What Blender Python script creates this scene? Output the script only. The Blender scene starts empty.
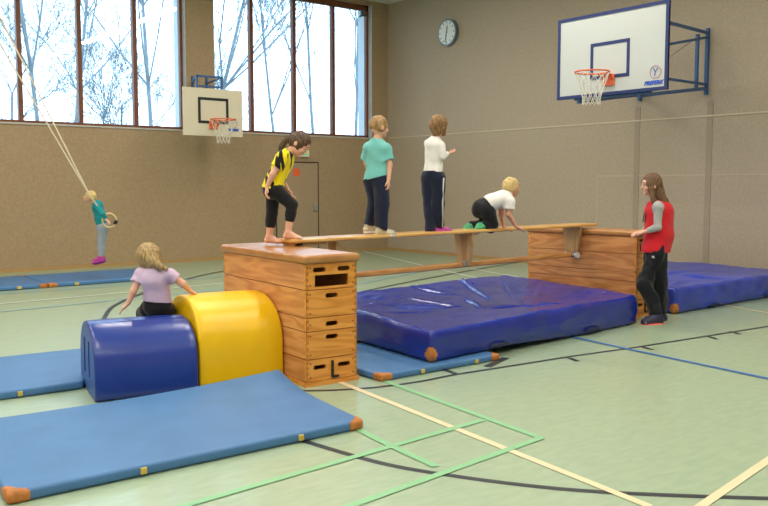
import bpy, bmesh, math, random
import numpy as np
from itertools import product
from mathutils import Vector, Matrix, noise

PI = math.pi
COL = bpy.context.scene.collection
# ------------------------------------------------------------------ camera geometry (used to take measurements)
FOC = 841.0; PITCH = math.atan(68 / 841.0); HC = 1.5
AZ = math.radians(-38.4); CA, SA = math.cos(AZ), math.sin(AZ)
def ray(px, py):
    v = 253 - py
    return (px - 384, FOC * math.cos(PITCH) + v * math.sin(PITCH), -FOC * math.sin(PITCH) + v * math.cos(PITCH))
def W(R, F, z=0.0): return Vector((CA * R - SA * F, SA * R + CA * F, z))
def g(px, py, z=0.0):
    r = ray(px, py); t = (z - HC) / r[2]; return W(r[0] * t, r[1] * t, z)
def atF(px, py, F):
    r = ray(px, py); t = F / r[1]; return (r[0] * t, F, HC + r[2] * t)

# ------------------------------------------------------------------ materials
def S(r, gg, b):
    def f(c):
        c /= 255.0
        return c / 12.92 if c <= .04045 else ((c + .055) / 1.055) ** 2.4
    return (f(r), f(gg), f(b), 1.0)
def mat(name, col, rough=.6, var=.0, vscale=8, bump=0, bscale=60, metal=0, coat=0, spec=.5, sss=0, emis=0, col2=None, stretch=None, sheen=0):
    m = bpy.data.materials.new(name); m.use_nodes = True
    nt = m.node_tree; b = nt.nodes['Principled BSDF']
    b.inputs['Base Color'].default_value = col; b.inputs['Roughness'].default_value = rough
    b.inputs['Metallic'].default_value = metal; b.inputs['Specular IOR Level'].default_value = spec
    b.inputs['Coat Weight'].default_value = coat; b.inputs['Coat Roughness'].default_value = .15
    if sheen: b.inputs['Sheen Weight'].default_value = sheen
    if sss:
        b.inputs['Subsurface Weight'].default_value = sss
        b.inputs['Subsurface Radius'].default_value = (.02, .008, .004)
    if emis:
        b.inputs['Emission Color'].default_value = col; b.inputs['Emission Strength'].default_value = emis
    tc = nt.nodes.new('ShaderNodeTexCoord'); mp = nt.nodes.new('ShaderNodeMapping')
    nt.links.new(tc.outputs['Object'], mp.inputs['Vector'])
    if stretch: mp.inputs['Scale'].default_value = stretch
    if var or col2:
        n = nt.nodes.new('ShaderNodeTexNoise'); n.inputs['Scale'].default_value = vscale; n.inputs['Detail'].default_value = 5
        nt.links.new(mp.outputs[0], n.inputs['Vector'])
        r = nt.nodes.new('ShaderNodeValToRGB')
        if col2: c0, c1 = col, col2
        else:
            c0 = tuple(c * (1 - var) for c in col[:3]) + (1,); c1 = tuple(min(1, c * (1 + var)) for c in col[:3]) + (1,)
        r.color_ramp.elements[0].position = .35; r.color_ramp.elements[1].position = .65
        r.color_ramp.elements[0].color = c0; r.color_ramp.elements[1].color = c1
        nt.links.new(n.outputs['Fac'], r.inputs['Fac']); nt.links.new(r.outputs[0], b.inputs['Base Color'])
    if bump:
        n2 = nt.nodes.new('ShaderNodeTexNoise'); n2.inputs['Scale'].default_value = bscale; n2.inputs['Detail'].default_value = 3
        nt.links.new(mp.outputs[0], n2.inputs['Vector'])
        bm = nt.nodes.new('ShaderNodeBump'); bm.inputs['Strength'].default_value = bump; bm.inputs['Distance'].default_value = .01
        nt.links.new(n2.outputs['Fac'], bm.inputs['Height']); nt.links.new(bm.outputs[0], b.inputs['Normal'])
    return m
def wood(name, c0, c1, along='y', rough=.35, coat=.2, sc=1.0):
    m = bpy.data.materials.new(name); m.use_nodes = True; nt = m.node_tree; b = nt.nodes['Principled BSDF']
    tc = nt.nodes.new('ShaderNodeTexCoord'); mp = nt.nodes.new('ShaderNodeMapping'); oi = nt.nodes.new('ShaderNodeObjectInfo')
    s = {'x': (.13, 1, 1), 'y': (1, .13, 1), 'z': (1, 1, .13)}[along]
    mp.inputs['Scale'].default_value = tuple(v * 9 * sc for v in s)
    nt.links.new(tc.outputs['Object'], mp.inputs['Vector'])
    n = nt.nodes.new('ShaderNodeTexNoise'); n.inputs['Scale'].default_value = 1; n.inputs['Detail'].default_value = 1; n.inputs['Distortion'].default_value = .6
    n.noise_dimensions = '4D'
    ml = nt.nodes.new('ShaderNodeMath'); ml.operation = 'MULTIPLY'; ml.inputs[1].default_value = 50
    nt.links.new(oi.outputs['Random'], ml.inputs[0]); nt.links.new(ml.outputs[0], n.inputs['W'])
    nt.links.new(mp.outputs[0], n.inputs['Vector'])
    m2 = nt.nodes.new('ShaderNodeMath'); m2.operation = 'MULTIPLY'; m2.inputs[1].default_value = 30
    sn = nt.nodes.new('ShaderNodeMath'); sn.operation = 'SINE'
    nt.links.new(n.outputs['Fac'], m2.inputs[0]); nt.links.new(m2.outputs[0], sn.inputs[0])
    mr = nt.nodes.new('ShaderNodeMapRange'); mr.inputs['From Min'].default_value = -1
    nt.links.new(sn.outputs[0], mr.inputs['Value'])
    n3 = nt.nodes.new('ShaderNodeTexNoise'); n3.inputs['Scale'].default_value = 9; n3.inputs['Detail'].default_value = 4
    nt.links.new(mp.outputs[0], n3.inputs['Vector'])
    mx = nt.nodes.new('ShaderNodeMath'); mx.operation = 'MULTIPLY_ADD'; mx.inputs[1].default_value = .55
    nt.links.new(mr.outputs[0], mx.inputs[0]); 
    m4 = nt.nodes.new('ShaderNodeMath'); m4.operation = 'MULTIPLY'; m4.inputs[1].default_value = .45
    nt.links.new(n3.outputs['Fac'], m4.inputs[0]); nt.links.new(m4.outputs[0], mx.inputs[2])
    r = nt.nodes.new('ShaderNodeValToRGB'); r.color_ramp.elements[0].color = c0; r.color_ramp.elements[1].color = c1
    r.color_ramp.elements[0].position = .1; r.color_ramp.elements[1].position = .8
    nt.links.new(mx.outputs[0], r.inputs['Fac']); nt.links.new(r.outputs[0], b.inputs['Base Color'])
    b.inputs['Roughness'].default_value = rough; b.inputs['Coat Weight'].default_value = coat
    return m

M = {}
M['floor'] = mat('floor_lino', S(150, 170, 142), .42, coat=.35, bump=.02, bscale=40, col2=S(160, 179, 151), vscale=7, stretch=(1, 3, 1), spec=.8)
M['wall'] = mat('wall_felt', S(164, 141, 111), .9, col2=S(174, 151, 121), vscale=25, bump=.35, bscale=110, spec=.2)
M['wall2'] = mat('wall_felt_right', S(172, 157, 139), .9, col2=S(181, 166, 148), vscale=25, bump=.35, bscale=110, spec=.2)
M['ceil'] = mat('ceiling_white', S(222, 220, 212), .9)
M['plain'] = mat('wall_plaster', S(215, 208, 192), .9)
M['frame'] = mat('window_wood', S(118, 68, 42), .5, var=.12, vscale=6)
M['jamb'] = mat('jamb_grey', S(196, 200, 205), .6)
M['sill'] = mat('sill_light', S(190, 185, 178), .5)
M['base'] = mat('baseboard_wood', S(176, 142, 92), .6)
M['stripe'] = mat('wall_seam', S(205, 192, 168), .8)
M['seam'] = mat('wall_seam_faint', S(192, 174, 156), .85); M['darkstrip'] = mat('wall_strip_darker', S(160, 145, 128), .85, bump=.2, bscale=110)
M['lblack'] = mat('line_black', S(42, 46, 52), .45); M['lcream'] = mat('line_cream', S(226, 208, 172), .45)
M['lgreen'] = mat('line_green', S(134, 188, 142), .45); M['lblue'] = mat('line_blue', S(52, 108, 178), .45)
M['lwhite'] = mat('line_white', S(222, 228, 220), .45); M['lpale'] = mat('line_pale_blue', S(140, 186, 205), .45)
M['matblue'] = mat('gym_mat_blue', S(74, 119, 170), .5, var=.06, vscale=4, bump=.15, bscale=120, spec=.4)
M['crash'] = mat('crash_pvc_blue', S(24, 44, 144), .22, var=.08, vscale=3, bump=.3, bscale=7, spec=.6)
M['crash2'] = mat('crash_pvc_blue_light', S(44, 68, 184), .28, var=.15, vscale=3, bump=.25, bscale=9, spec=.6)
M['rollblue'] = mat('roll_pvc_blue', S(28, 54, 142), .28, var=.06, vscale=3, bump=.08, bscale=10, spec=.6)
M['rollblue2'] = mat('roll_end_blue', S(62, 96, 166), .45, var=.06)
M['yellow'] = mat('roll_pvc_yellow', S(240, 190, 6), .35, var=.05, vscale=3, bump=.12, bscale=9, spec=.5)
M['leather'] = mat('corner_leather', S(184, 114, 54), .6, var=.2, vscale=20, bump=.2)
M['tag'] = mat('tag_yellow', S(206, 178, 84), .6)
M['strap'] = mat('strap_dark', S(28, 34, 66), .7)
M['woodside'] = wood('wood_side', S(184, 115, 64), S(215, 151, 94), 'y', .35, .25)
M['woodend'] = wood('wood_end_warm_lit', S(200, 124, 42), S(226, 153, 68), 'x', .35, .25)  # warmer light on the box ends is put into this wood colour
M['top'] = mat('padded_top_leather', S(168, 112, 60), .3, col2=S(184, 128, 74), vscale=5, bump=.08, bscale=50, spec=.6)
M['plank'] = wood('wood_plank', S(206, 146, 72), S(232, 184, 108), 'x', .3, .4)
M['rail'] = wood('wood_rail', S(170, 110, 58), S(206, 148, 86), 'x', .35, .3)
M['leg'] = wood('wood_bench_leg', S(160, 124, 84), S(192, 154, 110), 'z', .4, .2)
M['black'] = mat('black_metal', S(22, 22, 24), .5); M['joint'] = wood('wood_joint_end_grain', S(150, 92, 36), S(186, 124, 58), 'z'); M['steel'] = mat('steel', S(190, 195, 200), .3, metal=.8)
M['screw'] = mat('screw_dark', S(70, 55, 40), .5, metal=.5)
M['rubber'] = mat('rubber_white', S(214, 214, 210), .6)
M['navy'] = mat('board_navy', S(26, 44, 102), .5); M['board'] = mat('board_white', S(192, 197, 196), .45)
M['board2'] = mat('board_cream', S(208, 200, 178), .5)
M['steelblue'] = mat('bracket_blue', S(44, 88, 138), .45, spec=.5)
M['orange'] = mat('rim_orange', S(226, 104, 56), .45); M['net'] = mat('net_cord', S(222, 218, 206), .8)
M['blackpaint'] = mat('board_black', S(26, 28, 32), .5)
M['logoblue'] = mat('logo_blue', S(40, 82, 190), .5); M['pink'] = mat('logo_pink', S(196, 140, 168), .5)
M['clock'] = mat('clock_face', S(226, 230, 228), .3); M['clockrim'] = mat('clock_rim', S(120, 132, 140), .3, metal=.6)
M['door'] = mat('door_tan', S(168, 146, 120), .8, bump=.2, bscale=100, var=.03, vscale=30, spec=.2); M['gap'] = mat('door_gap', S(62, 52, 40), .8)
M['sticker'] = mat('sticker_orange', S(240, 104, 60), .5); M['exitw'] = mat('exit_case', S(226, 230, 226), .4)
M['exitg'] = mat('exit_green', S(30, 180, 90), .4, emis=.8)
M['rope'] = mat('rope_hemp', S(208, 194, 170), .9, bump=.3, bscale=200); M['ringw'] = mat('ring_wood', S(206, 178, 132), .4)
M['skin'] = mat('skin_light', S(226, 172, 148), .5, var=.04, vscale=12, sss=.08)
M['skin2'] = mat('skin_rosy', S(222, 160, 134), .5, var=.04, vscale=12, sss=.08)
M['eyew'] = mat('eye_white', S(196, 172, 162), .4); M['iris'] = mat('eye_dark', S(40, 30, 26), .2)
M['lips'] = mat('lips', S(190, 96, 92), .45); M['brow'] = mat('eyebrow_brown', S(96, 70, 50), .8)
def hairm(n, a, b): return mat(n, S(*a), .5, col2=S(*b), vscale=26, bump=.6, bscale=60, stretch=(3, 3, .6), spec=.4)
M['h_brown'] = hairm('hair_dark_brown', (66, 48, 36), (104, 78, 56)); M['h_light'] = hairm('hair_light_brown', (140, 106, 66), (178, 144, 98))
M['h_mid'] = hairm('hair_mid_brown', (110, 78, 46), (160, 122, 78)); M['h_blond'] = hairm('hair_blond', (196, 164, 100), (224, 198, 140))
M['h_dblond'] = hairm('hair_dark_blond', (136, 108, 70), (190, 160, 112)); M['h_adult'] = hairm('hair_brown', (84, 58, 40), (126, 92, 64))
def cloth(n, c, **k): return mat(n, S(*c), .85, var=k.pop('var', .05), vscale=14, bump=.25, bscale=160, sheen=.15, spec=.25, **k)
M['c_yellow'] = cloth('shirt_yellow', (244, 222, 20)); M['c_black'] = cloth('black_cloth', (22, 24, 30)); M['c_teal'] = cloth('shirt_aqua', (116, 190, 188))
M['c_navy'] = cloth('trousers_navy', (26, 34, 58)); M['c_white'] = cloth('shirt_white', (232, 228, 226)); M['c_lilac'] = cloth('shirt_lilac', (206, 182, 212))
M['c_dteal'] = cloth('shirt_teal', (20, 138, 148)); M['c_grey'] = cloth('leggings_grey', (150, 160, 176)); M['c_red'] = cloth('vest_red', (206, 32, 44))
M['c_sleeve'] = cloth('sleeve_grey', (168, 170, 170)); M['c_coral'] = mat('shoe_coral', S(240, 88, 72), .5); M['c_snavy'] = mat('shoe_navy', S(40, 40, 70), .6)
M['c_magenta'] = mat('shoe_magenta', S(180, 50, 150), .5); M['c_shoew'] = mat('shoe_cream', S(222, 212, 190), .6, col2=S(180, 170, 150), vscale=30)
M['c_sole'] = mat('shoe_sole', S(225, 225, 225), .6); M['c_green'] = mat('sock_green', S(86, 176, 120), .8, col2=S(56, 140, 96), vscale=40)
M['bark'] = mat('bark_grey', S(118, 128, 138), .9, var=.15, vscale=4)
M['grass'] = mat('outdoor_grass', S(120, 140, 110), .95, var=.2, vscale=2)
M['outwall'] = mat('exterior_render', S(196, 204, 212), .9)
M['lampc'] = mat('lamp_housing', S(230, 230, 230), .5); M['lampe'] = mat('lamp_diffuser', (1, .93, .82, 1), .5, emis=4)
# yellow jersey with black slashes on the flank
def jersey():
    m = cloth('jersey_yellow_black', (246, 224, 20)); nt = m.node_tree; b = nt.nodes['Principled BSDF']
    tc = nt.nodes.new('ShaderNodeTexCoord'); mp = nt.nodes.new('ShaderNodeMapping'); mp.inputs['Rotation'].default_value = (0, math.radians(28), 0); mp.inputs['Scale'].default_value = (1.5, .35, .28)
    nt.links.new(tc.outputs['Object'], mp.inputs['Vector'])
    w = nt.nodes.new('ShaderNodeTexNoise'); w.inputs['Scale'].default_value = 19; w.inputs['Detail'].default_value = 1; w.inputs['Distortion'].default_value = .3
    nt.links.new(mp.outputs[0], w.inputs['Vector'])
    r = nt.nodes.new('ShaderNodeValToRGB'); r.color_ramp.elements[0].position = .49; r.color_ramp.elements[1].position = .505
    r.color_ramp.elements[0].color = S(246, 224, 20); r.color_ramp.elements[1].color = S(24, 24, 26)
    nt.links.new(w.outputs['Fac'], r.inputs['Fac']); nt.links.new(r.outputs[0], b.inputs['Base Color'])
    return m
M['jersey'] = jersey()
def glassm():
    m = bpy.data.materials.new('window_glass'); m.use_nodes = True; nt = m.node_tree; nt.nodes.clear()
    o = nt.nodes.new('ShaderNodeOutputMaterial'); t = nt.nodes.new('ShaderNodeBsdfTransparent'); gl = nt.nodes.new('ShaderNodeBsdfGlossy')
    t.inputs[0].default_value = (.93, .97, 1, 1); gl.inputs['Roughness'].default_value = .02
    fr = nt.nodes.new('ShaderNodeFresnel'); mx = nt.nodes.new('ShaderNodeMixShader')
    nt.links.new(fr.outputs[0], mx.inputs[0]); nt.links.new(t.outputs[0], mx.inputs[1]); nt.links.new(gl.outputs[0], mx.inputs[2]); nt.links.new(mx.outputs[0], o.inputs[0])
    return m
M['glass'] = glassm()

# ------------------------------------------------------------------ object helpers
def link(name, me, m, parent=None, loc=None, rz=None):
    o = bpy.data.objects.new(name, me); COL.objects.link(o)
    if m is not None:
        for mm in (m if isinstance(m, (list, tuple)) else [m]): me.materials.append(mm)
    if parent is not None: o.parent = parent
    if loc is not None: o.location = loc
    if rz is not None: o.rotation_euler = (0, 0, rz)
    return o
def thing(name, label, cat, loc=(0, 0, 0), rz=0, group=None):
    o = bpy.data.objects.new(name, None); COL.objects.link(o); o.empty_display_size = .1
    o.location = loc; o.rotation_euler = (0, 0, rz); tag(o, label, cat, group); return o
def tag(o, label, cat, group=None):
    o['label'] = label; o['category'] = cat
    if group: o['group'] = group
    return o
def struct(o): o['kind'] = 'structure'; return o

class MB:
    def __init__(s): s.b = bmesh.new()
    def box(s, c, d, rot=None, bev=0):
        r = bmesh.ops.create_cube(s.b, size=1)
        mt = Matrix.Translation(c) @ (rot.to_4x4() if rot is not None else Matrix.Identity(4)) @ Matrix.Diagonal((*d, 1))
        bmesh.ops.transform(s.b, matrix=mt, verts=r['verts'])
        if bev:
            es = list({e for v in r['verts'] for e in v.link_edges})
            bmesh.ops.bevel(s.b, geom=es, offset=bev, segments=2, affect='EDGES', profile=.7)
        return s
    def bar(s, a, b, w, h=None):
        a, b = Vector(a), Vector(b); d = b - a; q = d.to_track_quat('X', 'Z')
        return s.box((a + b) / 2, (d.length, w, h or w), q.to_matrix(), 0)
    def tube(s, pts, r, n=8, closed=False, caps=True):
        pts = [Vector(p) for p in pts]; N = len(pts); rs = r if isinstance(r, (list, tuple)) else [r] * N
        rings = []; up = None
        for i, p in enumerate(pts):
            if closed: t = pts[(i + 1) % N] - pts[i - 1]
            else: t = pts[min(i + 1, N - 1)] - pts[max(i - 1, 0)]
            t.normalize()
            if up is None: up = t.orthogonal().normalized()
            else: up = (up - t * up.dot(t)).normalized() if (up - t * up.dot(t)).length > 1e-6 else t.orthogonal().normalized()
            v = t.cross(up)
            rings.append([s.b.verts.new(p + (up * math.cos(2 * PI * k / n) + v * math.sin(2 * PI * k / n)) * rs[i]) for k in range(n)])
        for i in range(N if closed else N - 1):
            A, B = rings[i], rings[(i + 1) % N]
            for k in range(n):
                try: s.b.faces.new((A[k], A[(k + 1) % n], B[(k + 1) % n], B[k]))
                except ValueError: pass
        if caps and not closed:
            s.b.faces.new(rings[0][::-1]); s.b.faces.new(rings[-1])
        return s
    def prism(s, poly, d, mt=None):     # poly in xy, extruded 0..d in z
        mt = mt or Matrix.Identity(4); n = len(poly)
        a = [s.b.verts.new(mt @ Vector((x, y, 0))) for x, y in poly]; b = [s.b.verts.new(mt @ Vector((x, y, d))) for x, y in poly]
        s.b.faces.new(a[::-1]); s.b.faces.new(b)
        for i in range(n): s.b.faces.new((a[i], a[(i + 1) % n], b[(i + 1) % n], b[i]))
        return s
    def ball(s, c, r, n=12):
        q = bmesh.ops.create_uvsphere(s.b, u_segments=n, v_segments=max(6, n // 2 + 2), radius=1)
        rr = r if isinstance(r, (tuple, list)) else (r, r, r)
        bmesh.ops.transform(s.b, matrix=Matrix.Translation(c) @ Matrix.Diagonal((*rr, 1)), verts=q['verts']); return s
    def build(s, name, m, parent=None, smooth=False, loc=None, rz=None):
        bmesh.ops.recalc_face_normals(s.b, faces=s.b.faces)
        me = bpy.data.meshes.new(name); s.b.to_mesh(me); s.b.free()
        if smooth: me.shade_smooth()
        return link(name, me, m, parent, loc, rz)
def mesh_np(name, V, Fc, m, parent=None, smooth=True, **k):
    me = bpy.data.meshes.new(name)
    me.from_pydata([tuple(map(float, v)) for v in V], [], [tuple(map(int, f)) for f in Fc]); me.validate()
    if smooth: me.shade_smooth()
    return link(name, me, m, parent, **k)

def rounded(L, Wd, T, r, nx, ny, nz, deform=None, inflate=0, pred=None):
    """rounded slab centred in x,y, z from 0 to T; returns bmesh"""
    b = bmesh.new(); vs = {}
    def ax(h, n):
        c = [-h, -h + r * .35, -h + r * .7, -h + r]
        inner = [(-h + r) + (2 * (h - r)) * i / n for i in range(1, n)]
        return c + inner + [h - r, h - r * .7, h - r * .35, h]
    X, Y, Z = ax(L / 2, nx), ax(Wd / 2, ny), ax(T / 2, nz)
    def vert(x, y, z):
        k = (round(x, 6), round(y, 6), round(z, 6))
        if k not in vs:
            q = Vector((max(-L / 2 + r, min(L / 2 - r, x)), max(-Wd / 2 + r, min(Wd / 2 - r, y)), max(-T / 2 + r, min(T / 2 - r, z))))
            d = Vector((x, y, z)) - q
            p = q + d.normalized() * (r + inflate) if d.length > 1e-9 else q
            p.z += T / 2
            keep = pred(p) if pred else True
            vs[k] = (b.verts.new(deform(p) if deform else p), keep)
        return vs[k]
    def face(q):
        v = [vert(*c) for c in q]
        if all(k for _, k in v):
            try: b.faces.new([a for a, _ in v])
            except ValueError: pass
    def grid(A, B, f, flip):
        for i in range(len(A) - 1):
            for j in range(len(B) - 1):
                q = [f(A[i], B[j]), f(A[i + 1], B[j]), f(A[i + 1], B[j + 1]), f(A[i], B[j + 1])]
                face(q[::-1] if flip else q)
    grid(X, Y, lambda x, y: (x, y, T / 2), False); grid(X, Y, lambda x, y: (x, y, -T / 2), True)
    grid(X, Z, lambda x, z: (x, -Wd / 2, z), False); grid(X, Z, lambda x, z: (x, Wd / 2, z), True)
    grid(Y, Z, lambda y, z: (L / 2, y, z), False); grid(Y, Z, lambda y, z: (-L / 2, y, z), True)
    loose = [v for v in b.verts if not v.link_faces]
    bmesh.ops.delete(b, geom=loose, context='VERTS')
    mb = MB.__new__(MB); mb.b = b; return mb

def curve_panel(name, outer, holes, thick, m, parent, mt):
    cu = bpy.data.curves.new(name, 'CURVE'); cu.dimensions = '2D'; cu.fill_mode = 'BOTH'; cu.extrude = thick / 2
    for pl in [outer] + holes:
        sp = cu.splines.new('POLY'); sp.points.add(len(pl) - 1); sp.use_cyclic_u = True
        for p, (x, y) in zip(sp.points, pl): p.co = (x, y, 0, 1)
    o = bpy.data.objects.new('tmp', cu); COL.objects.link(o)
    dg = bpy.context.evaluated_depsgraph_get(); me = bpy.data.meshes.new_from_object(o.evaluated_get(dg))
    bpy.data.objects.remove(o); bpy.data.curves.remove(cu)
    me.transform(mt); me.name = name
    return me
def text_mesh(txt, size, m, parent, mt, name='lettering', bold=0, shear=0):
    cu = bpy.data.curves.new(name, 'FONT'); cu.body = txt; cu.size = size; cu.extrude = .001; cu.offset = bold; cu.shear = shear
    o = bpy.data.objects.new('tmp', cu); COL.objects.link(o)
    dg = bpy.context.evaluated_depsgraph_get(); me = bpy.data.meshes.new_from_object(o.evaluated_get(dg))
    bpy.data.objects.remove(o); bpy.data.curves.remove(cu); me.transform(mt); me.materials.clear()
    return link(name, me, m, parent)
def join_mesh(mb, me):
    mb.b.from_mesh(me); return mb
# ================================================================== THE HALL
XR, YB, YG = 12.2, 15.25, 15.42      # right wall, back wall front plane, window frame plane
XL, YF, ZC = -9.0, -6.0, 5.6
o = struct(MB().box(((XL + XR) / 2, (YF + YB) / 2, -.1), (XR - XL + .6, YB - YF + 1.2, .2)).build('floor', M['floor'])); FLOOR = o
struct(MB().box(((XL + XR) / 2, (YF + YB) / 2, ZC + .1), (XR - XL + .6, YB - YF + 1.2, .2)).build('ceiling', M['ceil']))
ZS, ZT = 2.56, 5.52
wx = [(3.27, 7.22), (7.82, 11.74)]
mb = MB(); T0, T1 = YB, YB + .5
def wbox(x0, x1, z0, z1): mb.box(((x0 + x1) / 2, (T0 + T1) / 2, (z0 + z1) / 2), (x1 - x0, T1 - T0, z1 - z0))
wbox(XL, XR, 0, ZS); wbox(XL, wx[0][0], ZS, ZC); wbox(wx[0][1], wx[1][0], ZS, ZC); wbox(wx[1][1], XR, ZS, ZC)
wbox(wx[0][0], wx[0][1], ZT, ZC); wbox(wx[1][0], wx[1][1], ZT, ZC)
struct(mb.build('wall_back', M['wall']))
struct(MB().box((XR + .1, (YF + YB) / 2, ZC / 2), (.2, YB - YF, ZC)).build('wall_right', M['wall2']))
struct(MB().box((XL - .1, (YF + YB) / 2, ZC / 2), (.2, YB - YF, ZC)).build('wall_left', M['plain']))
struct(MB().box(((XL + XR) / 2, YF - .1, ZC / 2), (XR - XL, .2, ZC)).build('wall_front', M['plain']))
struct(MB().box(((XL + XR) / 2, YB - .012, .03), (XR - XL, .024, .06)).build('baseboard_back', M['base']))
struct(MB().box((XR - .012, (YF + YB) / 2, .03), (.024, YB - YF - .05, .06)).build('baseboard_right', M['base']))
struct(MB().box((XR - .006, (YF + YB) / 2, 2.575), (.012, YB - YF - .05, .022)).build('trim_1', M['stripe']))
def rw(px, py):
    q = ray(px, py); v = W(q[0], q[1]); k_ = XR / v.x; return v.y * k_, HC + q[2] * k_
y1, z1 = rw(598, 176)
struct(MB().box((XR - .003, y1, z1 / 2), (.006, .02, z1)).build('trim_2', M['seam']))
struct(MB().box((XR - .003, (y1 + YF) / 2, z1), (.006, y1 - YF, .018)).build('trim_3', M['seam']))
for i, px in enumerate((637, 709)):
    y2, _ = rw(px, 150); struct(MB().box((XR - .004, y2, 1.4), (.008, .10, 2.8)).build('trim_%d' % (4 + i), M['darkstrip']))  # vertical strips slightly darker than the right wall, below the backboard
# windows
for n, (x0, x1) in enumerate(wx, 1):
    w = bpy.data.objects.new('window_%d' % n, None); COL.objects.link(w); struct(w); w.location = ((x0 + x1) / 2, YG, ZS)
    def L(x): return x - (x0 + x1) / 2
    H = ZT - ZS
    mul = [4.2, 5.23, 6.26] if n == 1 else [8.73, 9.76, 10.77]
    mb = MB(); mb.box((0, 0, .03), (x1 - x0, .09, .06)); mb.box((0, 0, H - .06), (x1 - x0, .09, .12))
    for x in (x0 + .03, x1 - .03): mb.box((L(x), 0, H / 2), (.06, .09, H))
    for x in mul: mb.box((L(x), 0, H / 2), (.075, .11, H))
    mb.build('window_frame', M['frame'], w)
    xs = [x0] + mul + [x1]
    for a, b in zip(xs, xs[1:]): MB().box((L((a + b) / 2), .0, H / 2), (b - a - .04, .008, H - .1)).build('window_pane', M['glass'], w)
    for s_, e in (( x0 + .004, 0), (x1 - .004, 0)):
        MB().box((L(s_), -.108, H / 2), (.008, .124, H)).build('window_jamb', M['jamb'], w)
        MB().box((L(s_), .20, H / 2), (.008, .28, H)).build('outer_jamb', M['outwall'], w)
    MB().box((0, -.11, -.008), (x1 - x0, .16, .03)).build('window_sill', M['sill'], w)
    if n == 2: MB().box((L(11.55), -.09, H - .21), (.14, .08, .1), bev=.02).tube([(L(11.55), -.09, H - .14), (L(11.47), -.08, H - .28)], .02).build('window_opener', M['clockrim'], w)
# door
d = bpy.data.objects.new('door_1', None); COL.objects.link(d); struct(d); d.location = (9.73, YB, 0)
mb = MB(); 
for x, w_ in ((-.53, .022), (.53, .022)): mb.box((x, -.004, .99), (w_, .012, 1.98))
mb.box((0, -.004, 1.985), (1.08, .012, .022)); mb.build('door_gap', M['gap'], d)
MB().box((0, -.006, .99), (1.03, .012, 1.95)).build('door_panel', M['door'], d)
MB().box((.43, -.03, 1.02), (.11, .045, .15), bev=.008).tube([(.43, -.05, 1.02), (.43, -.08, 1.02), (.36, -.08, 1.02)], .01).build('door_handle', M['steel'], d)
MB().box((-.03, -.014, 1.77), (.16, .004, .16)).build('door_sticker', M['sticker'], d)
t = thing('exit_sign', 'small white and green illuminated emergency exit sign above the door', 'sign', (9.83, YB, 2.1))
MB().box((0, -.05, .07), (.3, .08, .14), bev=.008).build('sign_case', M['exitw'], t)
MB().box((.02, -.093, .08), (.15, .008, .09)).build('sign_panel', M['exitg'], t)
mb = MB(); mb.box((-.005, -.098, .085), (.05, .002, .012)).box((-.02, -.098, .07), (.012, .002, .04)).ball((-.02, -.098, .105), (.01, .001, .01)); mb.build('running_figure', M['exitw'], t)
t = thing('wall_fixture', 'small dark fixture high on the pillar between the two windows', 'fixture', (7.72, YB, 5.12))
MB().box((0, -.06, .08), (.2, .12, .16), bev=.02).build('housing', M['black'], t); MB().tube([(0, -.06, 0), (0, -.06, -.03)], [.06, .05], 16).build('lens', M['clockrim'], t)

# painted court lines (part of the floor)
def strip(pts, w, m, z=.0016):
    P = [Vector((p.x, p.y, 0)) for p in pts]; b = MB(); L_ = []; 
    for i, p in enumerate(P):
        t = (P[min(i + 1, len(P) - 1)] - P[max(i - 1, 0)]).normalized(); nrm = Vector((-t.y, t.x, 0)) * w / 2
        L_.append((b.b.verts.new(p + nrm + Vector((0, 0, z))), b.b.verts.new(p - nrm + Vector((0, 0, z)))))
    for (a, c), (e, f) in zip(L_, L_[1:]): b.b.faces.new((a, c, f, e))
    o = b.build('court_line', m, FLOOR)
    for p in o.data.polygons:
        if p.normal.z < 0: p.flip()
    return o
def smoothpts(px, n=6):
    P = [g(x, y) for x, y in px]; out = []
    for i in range(len(P) - 1):
        p0, p1, p2, p3 = P[max(i - 1, 0)], P[i], P[i + 1], P[min(i + 2, len(P) - 1)]
        for k in range(n):
            t = k / n; out.append(.5 * ((2 * p1) + (p2 - p0) * t + (2 * p0 - 5 * p1 + 4 * p2 - p3) * t * t + (3 * p1 - p0 - 3 * p2 + p3) * t ** 3))
    return out + [P[-1]]
zk = iter([.0012 + .0003 * i for i in range(40)])
def ln(px, w, m): strip(smoothpts(px), w, M[m], next(zk))
ln([(300, 440), (380, 463), (460, 477), (560, 489), (660, 495), (780, 499)], .05, 'lblack')
ln([(300, 391), (340, 390), (380, 387), (420, 381.6), (456, 374.6), (521, 364.5), (572, 356.4), (633, 347.8), (708, 336), (790, 323)], .045, 'lblack')
for a, b, c, d_ in ((443, 369.5, 458, 374.6), (569, 358, 578, 361.5), (642, 347, 653, 350), (708, 336.5, 717, 339.5), (731, 331.5, 740, 334.5)): ln([(a, b), (c, d_)], .05, 'lblack')
ln([(487, 367), (506, 358)], .07, 'lblack')
ln([(330, 379), (345, 384.5), (650, 507)], .05, 'lcream'); ln([(775, 456), (696, 510)], .05, 'lcream')
ln([(380, 379), (403, 388), (541.7, 438.7)], .05, 'lgreen'); ln([(541.7, 438), (380, 496), (335, 512)], .05, 'lgreen')
ln([(484, 420), (380, 450), (193, 504), (170, 511)], .05, 'lgreen'); ln([(354, 427), (380, 441), (436, 467)], .05, 'lgreen')
ln([(545, 329), (580, 339), (768, 379), (790, 384)], .05, 'lblue'); ln([(700, 300), (728, 306), (790, 317.5)], .04, 'lcream')
ln([(357, 293), (420, 280), (511, 263.4), (540, 258.5)], .05, 'lblack'); ln([(362, 251), (424, 266), (540, 293)], .05, 'lwhite')
ln([(470, 269), (528, 279)], .05, 'lwhite')
ln([(-20, 306), (134, 292), (228, 283), (300, 276)], .05, 'lwhite')
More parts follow.
